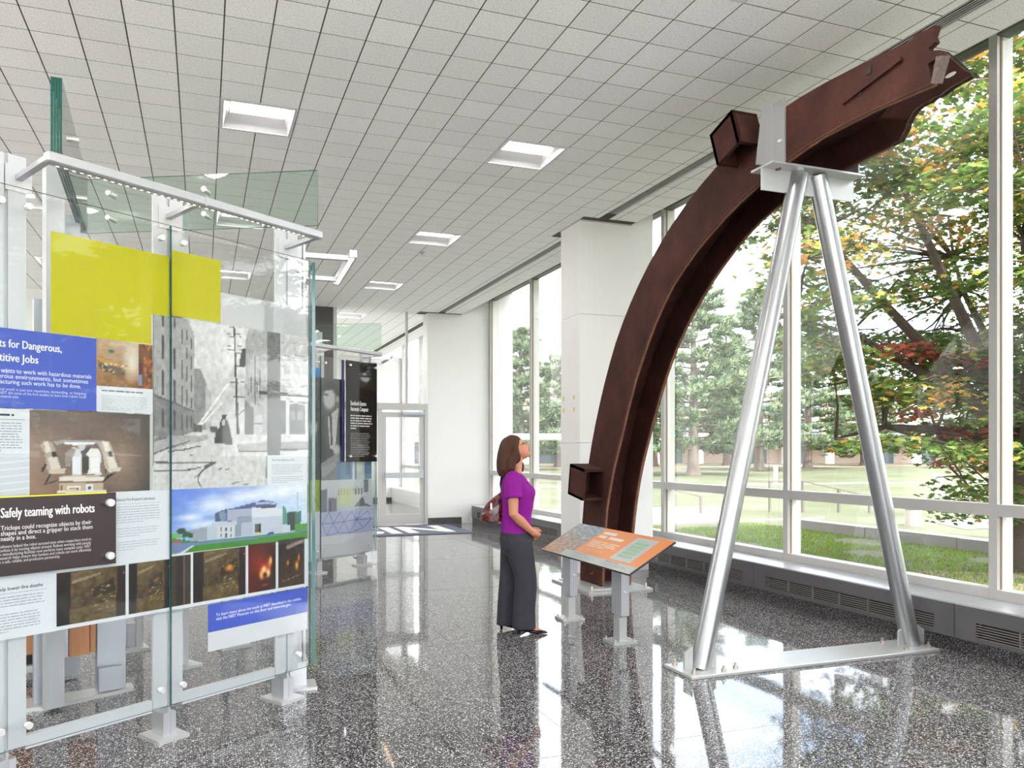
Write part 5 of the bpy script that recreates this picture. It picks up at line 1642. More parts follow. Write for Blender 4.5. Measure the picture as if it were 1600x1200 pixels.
p.rect(0.70, 0.90, 0.24, 0.92, (184, 188, 190))
for k in range(5):
    p.rect(0.735, 0.865, 0.34 + k * 0.095, 0.40 + k * 0.095, (150, 182, 152))
p.lines(0.735, 0.865, 0.84, 12, 0.045, (120, 180, 130), 56, 0.25, 0.8)
p.lines(0.345, 0.49, 0.165, 1, 0.03, (110, 116, 110), 73, 0.5, 1.0)
p.lines(0.345, 0.62, 0.11, 3, 0.03, (150, 156, 152), 53, 0.4, 0.5)
p.lines(0.70, 0.83, 0.165, 1, 0.03, (110, 116, 110), 74, 0.5, 1.0)
p.lines(0.70, 0.95, 0.11, 3, 0.03, (150, 156, 152), 54, 0.4, 0.5)
p.build2('printed_face', LE)
for y in (5.27, 6.14):
    MB().box(3.005, 3.07, y - 0.075, y + 0.075, 0.215, 0.665).build('post', M['alugrey'], LE)
    MB().box(3.003, 3.072, y - 0.077, y - 0.0745, 0.215, 0.665).build('post_face', M['alu'], LE)
    MB().box(3.005, 3.07, y - 0.045, y + 0.045, 0.02, 0.20).build('post_stem', M['galvplate'], LE)
    MB().box(3.0, 3.012, y - 0.03, y + 0.03, 0.19, 0.24).build('post_cleat', M['alugrey'], LE)
    MB().box(2.935, 3.14, y - 0.09, y + 0.09, 0.0, 0.02).build('foot_plate', M['galvplate'], LE)
    MB().tube([(3.04, y - 0.084, 0.40), (3.04, y - 0.077, 0.40)], 0.011, 10).build('cap_bolt', M['cap'], LE)
    for x_, y_ in ((2.955, y - 0.07), (3.12, y - 0.07), (2.955, y + 0.07), (3.12, y + 0.07)):
        MB().tube([(x_, y_, 0.02), (x_, y_, 0.038)], 0.009, 8).build('foot_bolt', M['bolt'], LE)

# ------------------------------------------------------------------ the woman
WR = empty('person', (2.42, 5.86, 0), -YAW + R(3), label='woman in a purple top and dark trousers looking up, hands clasped', cat='person')

def ell(m, c, r, rot=None, n=14, k=9):
    rings = []
    for i in range(1, k):
        t = math.pi * i / k
        ring = []
        for j in range(n):
            a = 2 * math.pi * j / n
            v = Vector((r[0] * math.sin(t) * math.cos(a), r[1] * math.sin(t) * math.sin(a), r[2] * math.cos(t)))
            if rot is not None: v = rot @ v
            ring.append(Vector(c) + v)
        rings.append(ring)
    m.loft(rings)

def sect(c, rx, ry, tilt=0.0, n=18, p=2.3):
    """horizontal superellipse ring around c; tilt leans the ring about y"""
    out = []
    for j in range(n):
        a = 2 * math.pi * j / n
        ca, sa = math.cos(a), math.sin(a)
        x = rx * math.copysign(abs(ca) ** (2 / p), ca)
        y = ry * math.copysign(abs(sa) ** (2 / p), sa)
        out.append(Vector((c[0] + x * math.cos(tilt), c[1] + y, c[2] + x * math.sin(tilt))))
    return out

def fuse(name, m, material, voxel=0.007, smooth=6, color=None):
    """weld the overlapping solids of one body into a single continuous skin"""
    tmp = m.build('tmp', material)
    r = tmp.modifiers.new('r', 'REMESH')
    r.mode = 'VOXEL'
    r.voxel_size = voxel
    sm = tmp.modifiers.new('s', 'SMOOTH')
    sm.iterations = smooth
    sm.factor = 0.5
    dg = bpy.context.evaluated_depsgraph_get()
    me = bpy.data.meshes.new_from_object(tmp.evaluated_get(dg))
    me.name = name
    bpy.data.objects.remove(tmp)
    me.materials.clear()
    me.materials.append(material)
    me.polygons.foreach_set('use_smooth', [True] * len(me.polygons))
    if color:
        ca = me.color_attributes.new('Col', 'FLOAT_COLOR', 'POINT')
        co = np.empty(len(me.vertices) * 3)
        me.vertices.foreach_get('co', co)
        buf = np.ones((len(me.vertices), 4))
        buf[:, :3] = [color(Vector(p)) for p in co.reshape(-1, 3)]
        ca.data.foreach_set('color', buf.ravel())
    o = bpy.data.objects.new(name, me)
    COL.objects.link(o)
    o.parent = WR
    return o

HP = Matrix.Rotation(R(-30), 3, 'Y')            # head tipped back
HC_ = Vector((-0.004, 0, 1.492))
def H(x, y, z): return HC_ + HP @ Vector((x, y, z))

b = MB()
# head
ell(b, H(-0.012, 0, 0.032), (0.094, 0.074, 0.086), HP)
ell(b, H(0.024, 0, -0.028), (0.064, 0.060, 0.078), HP)
ell(b, H(0.038, 0, -0.070), (0.046, 0.046, 0.040), HP)
ell(b, H(0.066, 0, -0.094), (0.021, 0.020, 0.020), HP)       # chin
b.tube([H(0.078, 0, 0.010), H(0.094, 0, -0.022), H(0.100, 0, -0.034), H(0.082, 0, -0.044)], [0.009, 0.011, 0.013, 0.009], 8)   # nose
ell(b, H(0.082, 0, -0.060), (0.011, 0.022, 0.008), HP)       # lips
ell(b, H(0.080, 0, -0.071), (0.011, 0.020, 0.008), HP)
ell(b, H(0.072, 0, 0.016), (0.016, 0.048, 0.010), HP)        # brow
for s in (-1, 1):
    ell(b, H(-0.004, s * 0.072, -0.022), (0.018, 0.010, 0.028), HP)
# neck and upper chest
b.loft([sect((-0.028, 0, 1.24), 0.085, 0.13, 0), sect((-0.02, 0, 1.30), 0.062, 0.095, 0.25), sect((-0.006, 0, 1.345), 0.052, 0.056, 0.3), sect((0.004, 0, 1.40), 0.050, 0.052, 0.3), sect((0.006, 0, 1.46), 0.050, 0.050, 0.3)])
# torso core so that the skin is one piece under the clothes
b.loft([sect((-0.005, 0, 0.72), 0.085, 0.12), sect((-0.005, 0, 0.95), 0.085, 0.10), sect((-0.01, 0, 1.15), 0.09, 0.13), sect((-0.02, 0, 1.27), 0.07, 0.14)])
# arms
for s in (-1, 1):
    sh = Vector((-0.050, s * 0.165, 1.262)); el = Vector((-0.048, s * 0.215, 0.975)); wr = Vector((0.108, s * 0.138, 0.826))
    b.tube([Vector((-0.03, s * 0.10, 1.27)), sh, sh.lerp(el, 0.5), el, el.lerp(wr, 0.35), el.lerp(wr, 0.75), wr], [0.05, 0.052, 0.044, 0.038, 0.040, 0.031, 0.025], 12)
    # palm, then four fingers and a thumb folded over the other hand
    kn = Vector((0.166, s * 0.046, 0.796))
    b.tube([wr, wr.lerp(kn, 0.5), kn], [0.026, 0.031, 0.028], 10)
    for q in range(4):
        base = kn + Vector((0.006 - 0.014 * q, s * 0.004, 0.014 - 0.012 * q))
        ln = (0.86, 1.0, 0.95, 0.76)[q]
        b.tube([base, base + Vector((0.020, -s * 0.020, -0.016)) * ln, base + Vector((0.016, -s * 0.046, -0.034)) * ln, base + Vector((0.000, -s * 0.058, -0.046)) * ln], [0.0095, 0.0092, 0.0085, 0.0070], 8)
    tb = wr.lerp(kn, 0.45) + Vector((0.016, 0, 0.020))
    b.tube([tb, tb + Vector((0.026, -s * 0.010, 0.004)), tb + Vector((0.042, -s * 0.026, -0.010))], [0.011, 0.010, 0.008], 8)
# legs and feet (skin shows only at the instep)
for s, hx, kx, ax, tx in ((-1, 0.015, 0.062, 0.040, 0.150), (1, -0.015, -0.045, -0.075, 0.03)):
    b.tube([(hx - 0.01, s * 0.080, 0.74), (kx, s * 0.085, 0.45), (ax, s * 0.085, 0.10), (ax + 0.02, s * 0.085, 0.075)], [0.066, 0.052, 0.040, 0.038], 10)
    b.tube([(ax + 0.0, s * 0.085, 0.075), (ax + 0.06, s * 0.085, 0.052), (ax + 0.12, s * 0.087, 0.026), (ax + 0.165, s * 0.09, 0.018)], [0.036, 0.031, 0.024, 0.012], 10)
SKIN, LIP = rgb(172, 116, 90), rgb(138, 64, 60)
def skin_col(p):
    q = HP.transposed() @ (p - HC_)
    if (q - Vector((0.086, 0, -0.065))).length < 0.021 and q.x > 0.075: return LIP
    for s in (-1, 1):
        d = q - Vector((0.076, s * 0.033, 0.012))
        if abs(d.z) < 0.006 and abs(d.y) < 0.020 and q.x > 0.045: return rgb(96, 62, 48)
    if (q - Vector((0.06, -0.045, -0.04))).length < 0.022: return rgb(180, 112, 88)
    return SKIN
M['skin'] = attrmat('skin', 0.5, 0.35)
fuse('body', b, M['skin'], 0.0052, 5, skin_col)
for s in (-1, 1):
    e = MB(); ell(e, H(0.068, s * 0.031, -0.004), (0.012, 0.013, 0.0070), HP)
    e.build('eye', mat('eye_white', (0.34, 0.32, 0.30), 0.4), WR, local=True, smooth=True)
    e = MB(); ell(e, H(0.079, s * 0.032, -0.003), (0.005, 0.007, 0.0066), HP)
    e.build('iris', mat('iris_brown', (0.03, 0.018, 0.012), 0.2), WR, local=True, smooth=True)

# hair
h = MB()
ell(h, H(-0.022, 0, 0.050), (0.098, 0.084, 0.080), HP)
ell(h, H(-0.055, 0, -0.03), (0.072, 0.090, 0.095), HP)
for s in (-1, 1):
    h.tube([H(0.024, s * 0.056, 0.082), H(0.004, s * 0.076, 0.034), H(-0.026, s * 0.080, -0.026), (-0.050, s * 0.088, 1.40), (-0.060, s * 0.098, 1.33), (-0.075, s * 0.090, 1.28)], [0.018, 0.022, 0.032, 0.040, 0.040, 0.022], 10)
h.loft([sect((-0.080, 0, 1.53), 0.06, 0.080), sect((-0.098, 0, 1.45), 0.062, 0.092), sect((-0.108, 0, 1.38), 0.060, 0.104), sect((-0.115, 0, 1.32), 0.050, 0.108), sect((-0.118, 0, 1.265), 0.026, 0.085)])
h.tube([(0.02, 0.07, 1.40), (0.045, 0.085, 1.35), (0.055, 0.085, 1.30)], [0.03, 0.028, 0.014], 8)
M['hair'] = mat('brown_hair', rgb(62, 36, 23), 0.62, spec=0.2, noise_amt=0.35, noise_scale=24, stretch=(3, 6, 0.4), bump=0.5, bump_scale=30)
fuse('hair', h, M['hair'], 0.008, 4)

# purple top
t = MB()
t.loft([sect((-0.006, 0, 0.800), 0.126, 0.162), sect((-0.006, 0, 0.86), 0.124, 0.152), sect((-0.002, 0, 0.955), 0.121, 0.138), sect((0.006, 0, 1.03), 0.128, 0.142), sect((0.010, 0, 1.10), 0.136, 0.152), sect((0.006, 0, 1.15), 0.138, 0.158), sect((-0.010, 0, 1.21), 0.116, 0.166), sect((-0.028, 0, 1.262), 0.088, 0.150, 0.1), sect((-0.040, 0, 1.296), 0.060, 0.115, 0.25)])
ell(t, (0.072, -0.065, 1.135), (0.075, 0.070, 0.075)); ell(t, (0.072, 0.065, 1.135), (0.075, 0.070, 0.075))
for s in (-1, 1):
    t.tube([(-0.035, s * 0.10, 1.268), (-0.050, s * 0.158, 1.262), (-0.050, s * 0.186, 1.19), (-0.046, s * 0.202, 1.10)], [0.052, 0.066, 0.068, 0.074], 14)
M['top'] = mat('purple_jersey', rgb(116, 12, 118), 0.75, spec=0.2, noise_amt=0.10, noise_scale=18, stretch=(4, 4, 0.5), bump=0.35, bump_scale=22)
top = fuse('purple_top', t, M['top'], 0.007, 4)
MB().loft([sect((-0.003, 0, 0.951), 0.1255, 0.1425), sect((-0.003, 0, 0.963), 0.1255, 0.1425)]).build('waist_seam', M['top'], WR, local=True, smooth=True)

# trousers
t = MB()
t.loft([sect((-0.004, 0, 0.825), 0.128, 0.158), sect((-0.006, 0, 0.76), 0.136, 0.170), sect((-0.002, 0, 0.69), 0.132, 0.172), sect((0.0, 0, 0.63), 0.10, 0.15)])
t.loft([sect((0.006, -0.085, 0.76), 0.110, 0.088), sect((0.026, -0.087, 0.62), 0.106, 0.088), sect((0.060, -0.088, 0.46), 0.092, 0.080), sect((0.064, -0.088, 0.38), 0.090, 0.078), sect((0.050, -0.088, 0.20), 0.090, 0.076), sect((0.048, -0.088, 0.045), 0.096, 0.078)])
t.loft([sect((-0.010, 0.085, 0.76), 0.110, 0.088), sect((-0.025, 0.087, 0.62), 0.104, 0.088), sect((-0.046, 0.088, 0.46), 0.086, 0.080), sect((-0.062, 0.088, 0.36), 0.078, 0.074), sect((-0.078, 0.088, 0.20), 0.074, 0.072), sect((-0.080, 0.088, 0.040), 0.080, 0.074)])
M['trouser'] = mat('charcoal_cloth', rgb(44, 44, 50), 0.75, spec=0.25, noise_amt=0.15, noise_scale=14, bump=0.4, bump_scale=16)
fuse('trousers', t, M['trouser'], 0.008, 4)
# pointed pumps
M['shoe'] = mat('black_patent', rgb(22, 22, 26), 0.2)
for s, x0 in ((-1, -0.005), (1, -0.130)):
    m = MB()
    def sr(x, w, z0, z1):
        return [Vector((x0 + x, s * 0.087 + w * math.cos(2 * math.pi * j / 12), max(z0, (z0 + z1) / 2 + (z1 - z0) / 2 * math.sin(2 * math.pi * j / 12)))) for j in range(12)]
    m.loft([sr(0.0, 0.022, 0.030, 0.075), sr(0.03, 0.032, 0.026, 0.078), sr(0.09, 0.036, 0.012, 0.058), sr(0.14, 0.039, 0.002, 0.040), sr(0.19, 0.034, 0.002, 0.034), sr(0.225, 0.018, 0.002, 0.026), sr(0.245, 0.004, 0.004, 0.014)])
    m.tube([(x0 + 0.012, s * 0.087, 0.0), (x0 + 0.012, s * 0.087, 0.045)], [0.009, 0.017], 8)
    m.build('shoe', M['shoe'], WR, local=True, smooth=True)

# her handbag
HB = empty('handbag', (0, 0, 0), label='dark red patterned handbag hanging behind the woman', cat='handbag')
HB.location = WR.location
HB.rotation_euler = WR.rotation_euler
m = MB()
m.loft([sect((-0.195, 0.055, 0.885), 0.060, 0.035), sect((-0.190, 0.055, 0.90), 0.100, 0.060), sect((-0.180, 0.055, 0.97), 0.108, 0.065), sect((-0.160, 0.055, 1.04), 0.085, 0.055), sect((-0.130, 0.055, 1.10), 0.052, 0.035), sect((-0.110, 0.055, 1.135), 0.022, 0.018)])
def _bag():
    mm, n, bs = newmat('red_patterned_patent')
    tc = n.nodes.new('ShaderNodeTexCoord')
    v = n.nodes.new('ShaderNodeTexNoise')
    v.inputs['Scale'].default_value = 26
    v.inputs['Detail'].default_value = 2
    v.inputs['Distortion'].default_value = 1.4
    n.links.new(tc.outputs['Object'], v.inputs['Vector'])
    r = n.nodes.new('ShaderNodeValToRGB')
    r.color_ramp.elements[0].position = 0.42
    r.color_ramp.elements[0].color = (*rgb(48, 10, 14), 1)
    r.color_ramp.elements[1].position = 0.58
    r.color_ramp.elements[1].color = (*rgb(98, 24, 24), 1)
    n.links.new(v.outputs['Fac'], r.inputs['Fac'])
    n.links.new(r.outputs['Color'], bs.inputs['Base Color'])
    bs.inputs['Roughness'].default_value = 0.18
    return mm
m.build('bag_body', _bag(), HB, local=True, smooth=True)
MB().tube([(-0.115, 0.055, 1.13), (-0.125, 0.09, 1.20), (-0.11, 0.14, 1.27), (-0.05, 0.16, 1.315), (0.0, 0.15, 1.27)], 0.010, 8).build('strap', M['shoe'], HB, local=True, smooth=True)
MB().box(-0.215, -0.205, -0.012, -0.006, 1.0, 1.05).build('buckle', M['cap'], HB, local=True)

# ------------------------------------------------------------------ outdoors
GZ = -0.25
def _lawn():
    m, n, b = newmat('lawn_grass')
    tc = n.nodes.new('ShaderNodeTexCoord')
    a = n.nodes.new('ShaderNodeTexNoise')
    a.inputs['Scale'].default_value = 0.35
    a.inputs['Detail'].default_value = 6
    n.links.new(tc.outputs['Object'], a.inputs['Vector'])
    r = n.nodes.new('ShaderNodeValToRGB')
    r.color_ramp.elements[0].position = 0.35
    r.color_ramp.elements[0].color = (0.058, 0.068, 0.034, 1)
    r.color_ramp.elements[1].position = 0.65
    r.color_ramp.elements[1].color = (0.086, 0.092, 0.060, 1)
    n.links.new(a.outputs['Fac'], r.inputs['Fac'])
    n.links.new(r.outputs['Color'], b.inputs['Base Color'])
    b.inputs['Roughness'].default_value = 0.9
    b.inputs['Specular IOR Level'].default_value = 0.1
    return m
M['lawn'] = _lawn()
g = MB().box(WX + 0.2, 260, -140, 220, GZ - 0.3, GZ).build('lawn', M['lawn'])
tag(g, 'sunlit lawn outside the windows', kind='structure')
fc = MB().box(-160, XL - 0.2, -140, 220, GZ - 0.3, GZ).box(XL - 0.2, WX + 0.2, -140, Y0R - 0.15, GZ - 0.3, GZ).build('ground_bounce', mat('bounce_ground_pale', (0.56, 0.545, 0.53), 0.85, noise_amt=0.1, noise_scale=1))  # unseen pale ground, added to bounce sunlight up to the ceiling
tag(fc, 'unseen pale ground added to bounce light into the hall', kind='structure')
nb = MB().box(-36, -34, -90, 120, GZ, 8.5).build('wall_sky_block', mat('sky_block_brown', (0.22, 0.20, 0.18), 0.8))  # unseen wall, added to shut out low sky on the left
tag(nb, 'unseen wall added on the left to block the low sky', kind='structure')
# tufts of grass on the near lawn
rg = np.random.default_rng(5)
N_ = 60000
bx = 6.0 + 6.4 * rg.random(N_)
by = -1 + 16.3 * rg.random(N_)
keep = np.array([noise.noise(Vector((x * 0.9, y * 0.9, 0))) > -0.32 for x, y in zip(bx, by)])
bx, by = bx[keep], by[keep]
vs, fs = [], []
for x, y in zip(bx, by):
    a = rg.random() * 6.28
    w, hgt = 0.006 + 0.008 * rg.random(), 0.025 + 0.04 * rg.random()
    lx, ly = 0.05 * (rg.random() - 0.5), 0.05 * (rg.random() - 0.5)
    o = len(vs)
    vs += [(x - w * math.cos(a), y - w * math.sin(a), GZ), (x + w * math.cos(a), y + w * math.sin(a), GZ), (x + lx, y + ly, GZ + hgt)]
    fs.append((o, o + 1, o + 2))
gm = MB()
gm.v, gm.f = vs, fs
gm.c = [tuple(c * (0.7 + 0.7 * rg.random()) for c in (0.14, 0.21, 0.035)) for _ in fs]
M['grass'] = attrmat('grass_blades', 0.7, 0.2, 0.35)
go = gm.build('grass_tufts', M['grass'], None, attr=True)
tag(go, 'bright green grass tufts close outside the windows', 'grass', kind='stuff')
M['soil'] = mat('bare_soil', (0.17, 0.13, 0.09), 0.95, noise_amt=0.4, noise_scale=6)
so = MB()
for cx, cy, rx, ry in ((9.6, 7.2, 1.6, 1.1), (8.6, 5.3, 1.2, 0.9)):
    so.prism([(cx + rx * math.cos(k * 0.45) * (1 + 0.2 * math.sin(k * 2.1)), cy + ry * math.sin(k * 0.45) * (1 + 0.2 * math.cos(k * 1.7))) for k in range(14)], 2, GZ - 0.01, GZ + 0.006)
tag(so.build('ground_soil_patch', M['soil'], None), 'bare brown soil under the maple', kind='structure')

M['stone'] = mat('pale_coping', (0.20, 0.19, 0.175), 0.8, noise_amt=0.12, noise_scale=5)
kb = empty('kerb_wall', (12.6, 8, GZ), label='low pale stone kerb wall along the near lawn', cat='wall')
for k in range(11):
    y0 = -8 + k * 2.0
    MB().box(12.45, 12.82, y0 + 0.008, y0 + 1.992, GZ, -0.045 + 0.006 * (k % 2)).build('coping_stone', M['stone'], kb)
pv = MB().add([(15.8, 12.5, GZ + 0.012), (60, 7, GZ + 0.012), (60, 9.5, GZ + 0.012), (16.8, 14.3, GZ + 0.012)], [(0, 1, 2, 3)])
tag(pv.build('ground_path', mat('concrete_path', (0.21, 0.20, 0.185), 0.85), None), 'pale concrete path across the lawn', kind='structure')
pv = MB().add([(12, 33.6, GZ + 0.012), (80, 27, GZ + 0.012), (80, 28.6, GZ + 0.012), (12, 35, GZ + 0.012)], [(0, 1, 2, 3)])
tag(pv.build('ground_path_far', bpy.data.materials['concrete_path'], None), 'pale path farther across the lawn', kind='structure')
mu = MB().add([(20, 74, GZ + 0.01), (110, 58, GZ + 0.01), (112, 66, GZ + 0.01), (22, 84, GZ + 0.01)], [(0, 1, 2, 3)])
tag(mu.build('ground_mulch', mat('mulch', (0.14, 0.09, 0.07), 0.95, noise_amt=0.3, noise_scale=2), None), 'brown mulch under the pines', kind='structure')

# boardwalk with railing
bw = empty('boardwalk', (10.8, 18, GZ), label='weathered boardwalk with post railing outside beyond the lawn', cat='boardwalk')
M['deck'] = mat('weathered_board', (0.21, 0.20, 0.195), 0.8, noise_amt=0.15, noise_scale=3, stretch=(0.3, 6, 1))
M['railpost'] = mat('railing_grey', (0.13, 0.115, 0.095), 0.6)
for k in range(22):
    y0 = 15.55 + k * 0.20
    MB().box(6.6, 12.2 + 0.12 * k, y0 + 0.006, y0 + 0.194, -0.22, -0.19).build('board', M['deck'], bw)
MB().box(6.6, 14.8, 15.5, 15.55, GZ, -0.19).build('fascia', M['deck'], bw)
prev = None
for k, (x, y, top) in enumerate(((8.2, 19.3, 0.62), (9.6, 18.9, 0.62), (10.6, 18.6, 0.62), (11.3, 18.3, 0.62), (12.0, 18.0, 0.42), (12.6, 17.6, 0.26))):
    MB().box(x - 0.03, x + 0.03, y - 0.03, y + 0.03, GZ, top).build('railing_post', M['railpost'], bw)
    if prev: MB().bar(prev, (x, y, top), 0.05, 0.04).build('hand_rail', M['railpost'], bw)
    prev = (x, y, top)
prev = None
for k, (x, y, top) in enumerate(((14.4, 18.4, 0.62), (15.2, 18.0, 0.62), (16.0, 17.6, 0.62), (16.9, 17.2, 0.40), (17.6, 16.8, 0.2))):
    MB().box(x - 0.03, x + 0.03, y - 0.03, y + 0.03, GZ, top).build('railing_post', M['railpost'], bw)
    if prev: MB().bar(prev, (x, y, top), 0.05, 0.04).build('hand_rail', M['railpost'], bw)
    prev = (x, y, top)

# bollard lamps
M['bollard'] = mat('bollard_paint', (0.30, 0.26, 0.24), 0.6)
for (x, y, hgt, r, lab) in ((15.42, 13.48, 0.46, 0.17, 'short pale bollard behind the kerb wall'), (29.1, 34.0, 0.95, 0.12, 'slim white bollard on the far lawn left of the stand'), (25.6, 21.3, 0.9, 0.17, 'pale bollard under the maple branches')):
    bo = empty('bollard', (x, y, GZ), label=lab, cat='bollard', group='bollards on the lawn')
    MB().tube([(x, y, GZ), (x, y, GZ + hgt * 0.82)], r, 16).build('bollard_body', M['bollard'], bo, smooth=True)
    MB().tube([(x, y, GZ + hgt * 0.82), (x, y, GZ + hgt * 0.86), (x, y, GZ + hgt)], [r * 0.9, r * 1.05, r * 0.95], 16).build('bollard_cap', M['fin'], bo, smooth=True)

# far building: pinkish upper storeys on a white colonnade
M['brick'] = mat('pale_pink_brick', (0.66, 0.50, 0.42), 0.85, noise_amt=0.08, noise_scale=0.6)
M['farwin'] = mat('far_window', (0.16, 0.19, 0.23), 0.15)
FB = empty('office_building', (75, 84, GZ), R(-19.4), label='low pale pink office building with a white colonnade across the lawn', cat='building')
MB().box(-75, 75, 6, 16, 0, 3.0).build('ground_floor_wall', M['brick'], FB, local=True)
MB().box(-75, 75, 2.5, 16, 3.0, 9.5).build('upper_wall', M['brick'], FB, local=True)
MB().box(-76, 76, 2.0, 16, 9.5, 10.1).build('roof_edge', M['fin'], FB, local=True)
cm = None
for k in range(25):
    x = -72 + 6 * k
    if cm is None:
        cm = MB().box(-0.45, 0.45, 2.4, 3.2, 0, 3.0).build('column', M['fin'], FB, local=True)
        cm.location = (x, 0, 0)
    else: same(cm, 'column', FB, (x, 0, 0))
wm = None
for k in range(24):
    for z in (0.0, 4.0, 6.9):
        x = -69 + 6 * k
        w_, h_ = (3.0, 2.4) if z == 0 else (3.4, 1.6)
        yy = 5.95 if z == 0 else 2.45
        if z == 0 and k % 3 == 1: continue
        MB().box(x - w_ / 2, x + w_ / 2, yy - 0.05, yy + 0.02, z, z + h_).build('far_pane', M['farwin'], FB, local=True)
# white pergola seen past the pilaster
PG = empty('pergola', (21.5, 45.5, GZ), R(-19.4), label='white flat-roofed canopy seen past the pilaster', cat='canopy')
MB().box(-2.8, 3.2, -2, 3, 2.45, 2.8).build('canopy_roof', M['fin'], PG, local=True)
for x in (-2.4, 0.9, 2.8):
    MB().box(x - 0.2, x + 0.2, -1.6, -1.2, 0, 2.45).build('canopy_post', M['fin'], PG, local=True)

# ---- trees
M['leaf'] = attrmat('leaves', 0.5, 0.3, 0.45)
M['needle'] = attrmat('needles', 0.6, 0.2, 0.3)
M['bark'] = mat('bark', (0.085, 0.065, 0.050), 0.9, noise_amt=0.4, noise_scale=9, bump=0.8, bump_scale=25)
M['barkpine'] = mat('bark_pine', (0.15, 0.115, 0.095), 0.9, noise_amt=0.3, noise_scale=4)

def mesh_np(name, V, F, C, material, parent):
    me = bpy.data.meshes.new(name)
    nv, nf, k = len(V), len(F), F.shape[1]
    me.vertices.add(nv)
    me.vertices.foreach_set('co', V.astype(np.float32).ravel())
    me.loops.add(nf * k)
    me.loops.foreach_set('vertex_index', F.astype(np.int32).ravel())
    me.polygons.add(nf)
    me.polygons.foreach_set('loop_start', np.arange(0, nf * k, k, dtype=np.int32))
    me.polygons.foreach_set('loop_total', np.full(nf, k, dtype=np.int32))
    me.update(calc_edges=True)
    ca = me.color_attributes.new('Col', 'FLOAT_COLOR', 'POINT')
    buf = np.ones((nv, 4))
    buf[:, :3] = C
    ca.data.foreach_set('color', buf.ravel())
    me.materials.append(material)
    o = bpy.data.objects.new(name, me)
    COL.objects.link(o)
    o.parent = parent
    o['kind'] = 'stuff'
    return o

# five-lobed leaf, as triangles around its middle
_L = [(0, -0.5), (0.22, -0.25), (0.55, -0.28), (0.36, 0.0), (0.58, 0.28), (0.22, 0.22), (0.0, 0.62), (-0.22, 0.22), (-0.58, 0.28), (-0.36, 0.0), (-0.55, -0.28), (-0.22, -0.25)]
def leaves(rng, P, size, cols, droop=0.35):
    n = len(P)
    yaw = rng.random(n) * 6.283
    tx = (rng.random(n) - 0.5) * 1.5
    ty = (rng.random(n) - 0.5) * 1.5
    sc = size * (0.7 + 0.6 * rng.random(n))
    ax = np.c_[np.cos(yaw), np.sin(yaw), tx * 0.6]
    ay = np.c_[-np.sin(yaw), np.cos(yaw), ty * 0.6 - droop]
    ax /= np.linalg.norm(ax, axis=1)[:, None]
    ay /= np.linalg.norm(ay, axis=1)[:, None]
    lobes = [0, 2, 4, 6, 8, 10]
    pts = np.array([(0, -0.05)] + _L)
    V = P[:, None, :] + sc[:, None, None] * (pts[None, :, 0, None] * ax[:, None, :] + pts[None, :, 1, None] * ay[:, None, :])
    tri = np.array([(0, 1 + k, 1 + (k + 1) % 12) for k in range(12)])
    F = (np.arange(n)[:, None, None] * 13 + tri[None]).reshape(-1, 3)
    return V.reshape(-1, 3), F, np.repeat(cols, 13, axis=0)

GREENS = np.array([(0.075, 0.135, 0.028), (0.11, 0.18, 0.04), (0.15, 0.21, 0.05), (0.06, 0.115, 0.03)])
WARM = np.array([(0.42, 0.33, 0.06), (0.48, 0.24, 0.05), (0.36, 0.33, 0.08), (0.42, 0.19, 0.07)])
RED = np.array([(0.42, 0.10, 0.06), (0.50, 0.15, 0.09), (0.34, 0.06, 0.06)])

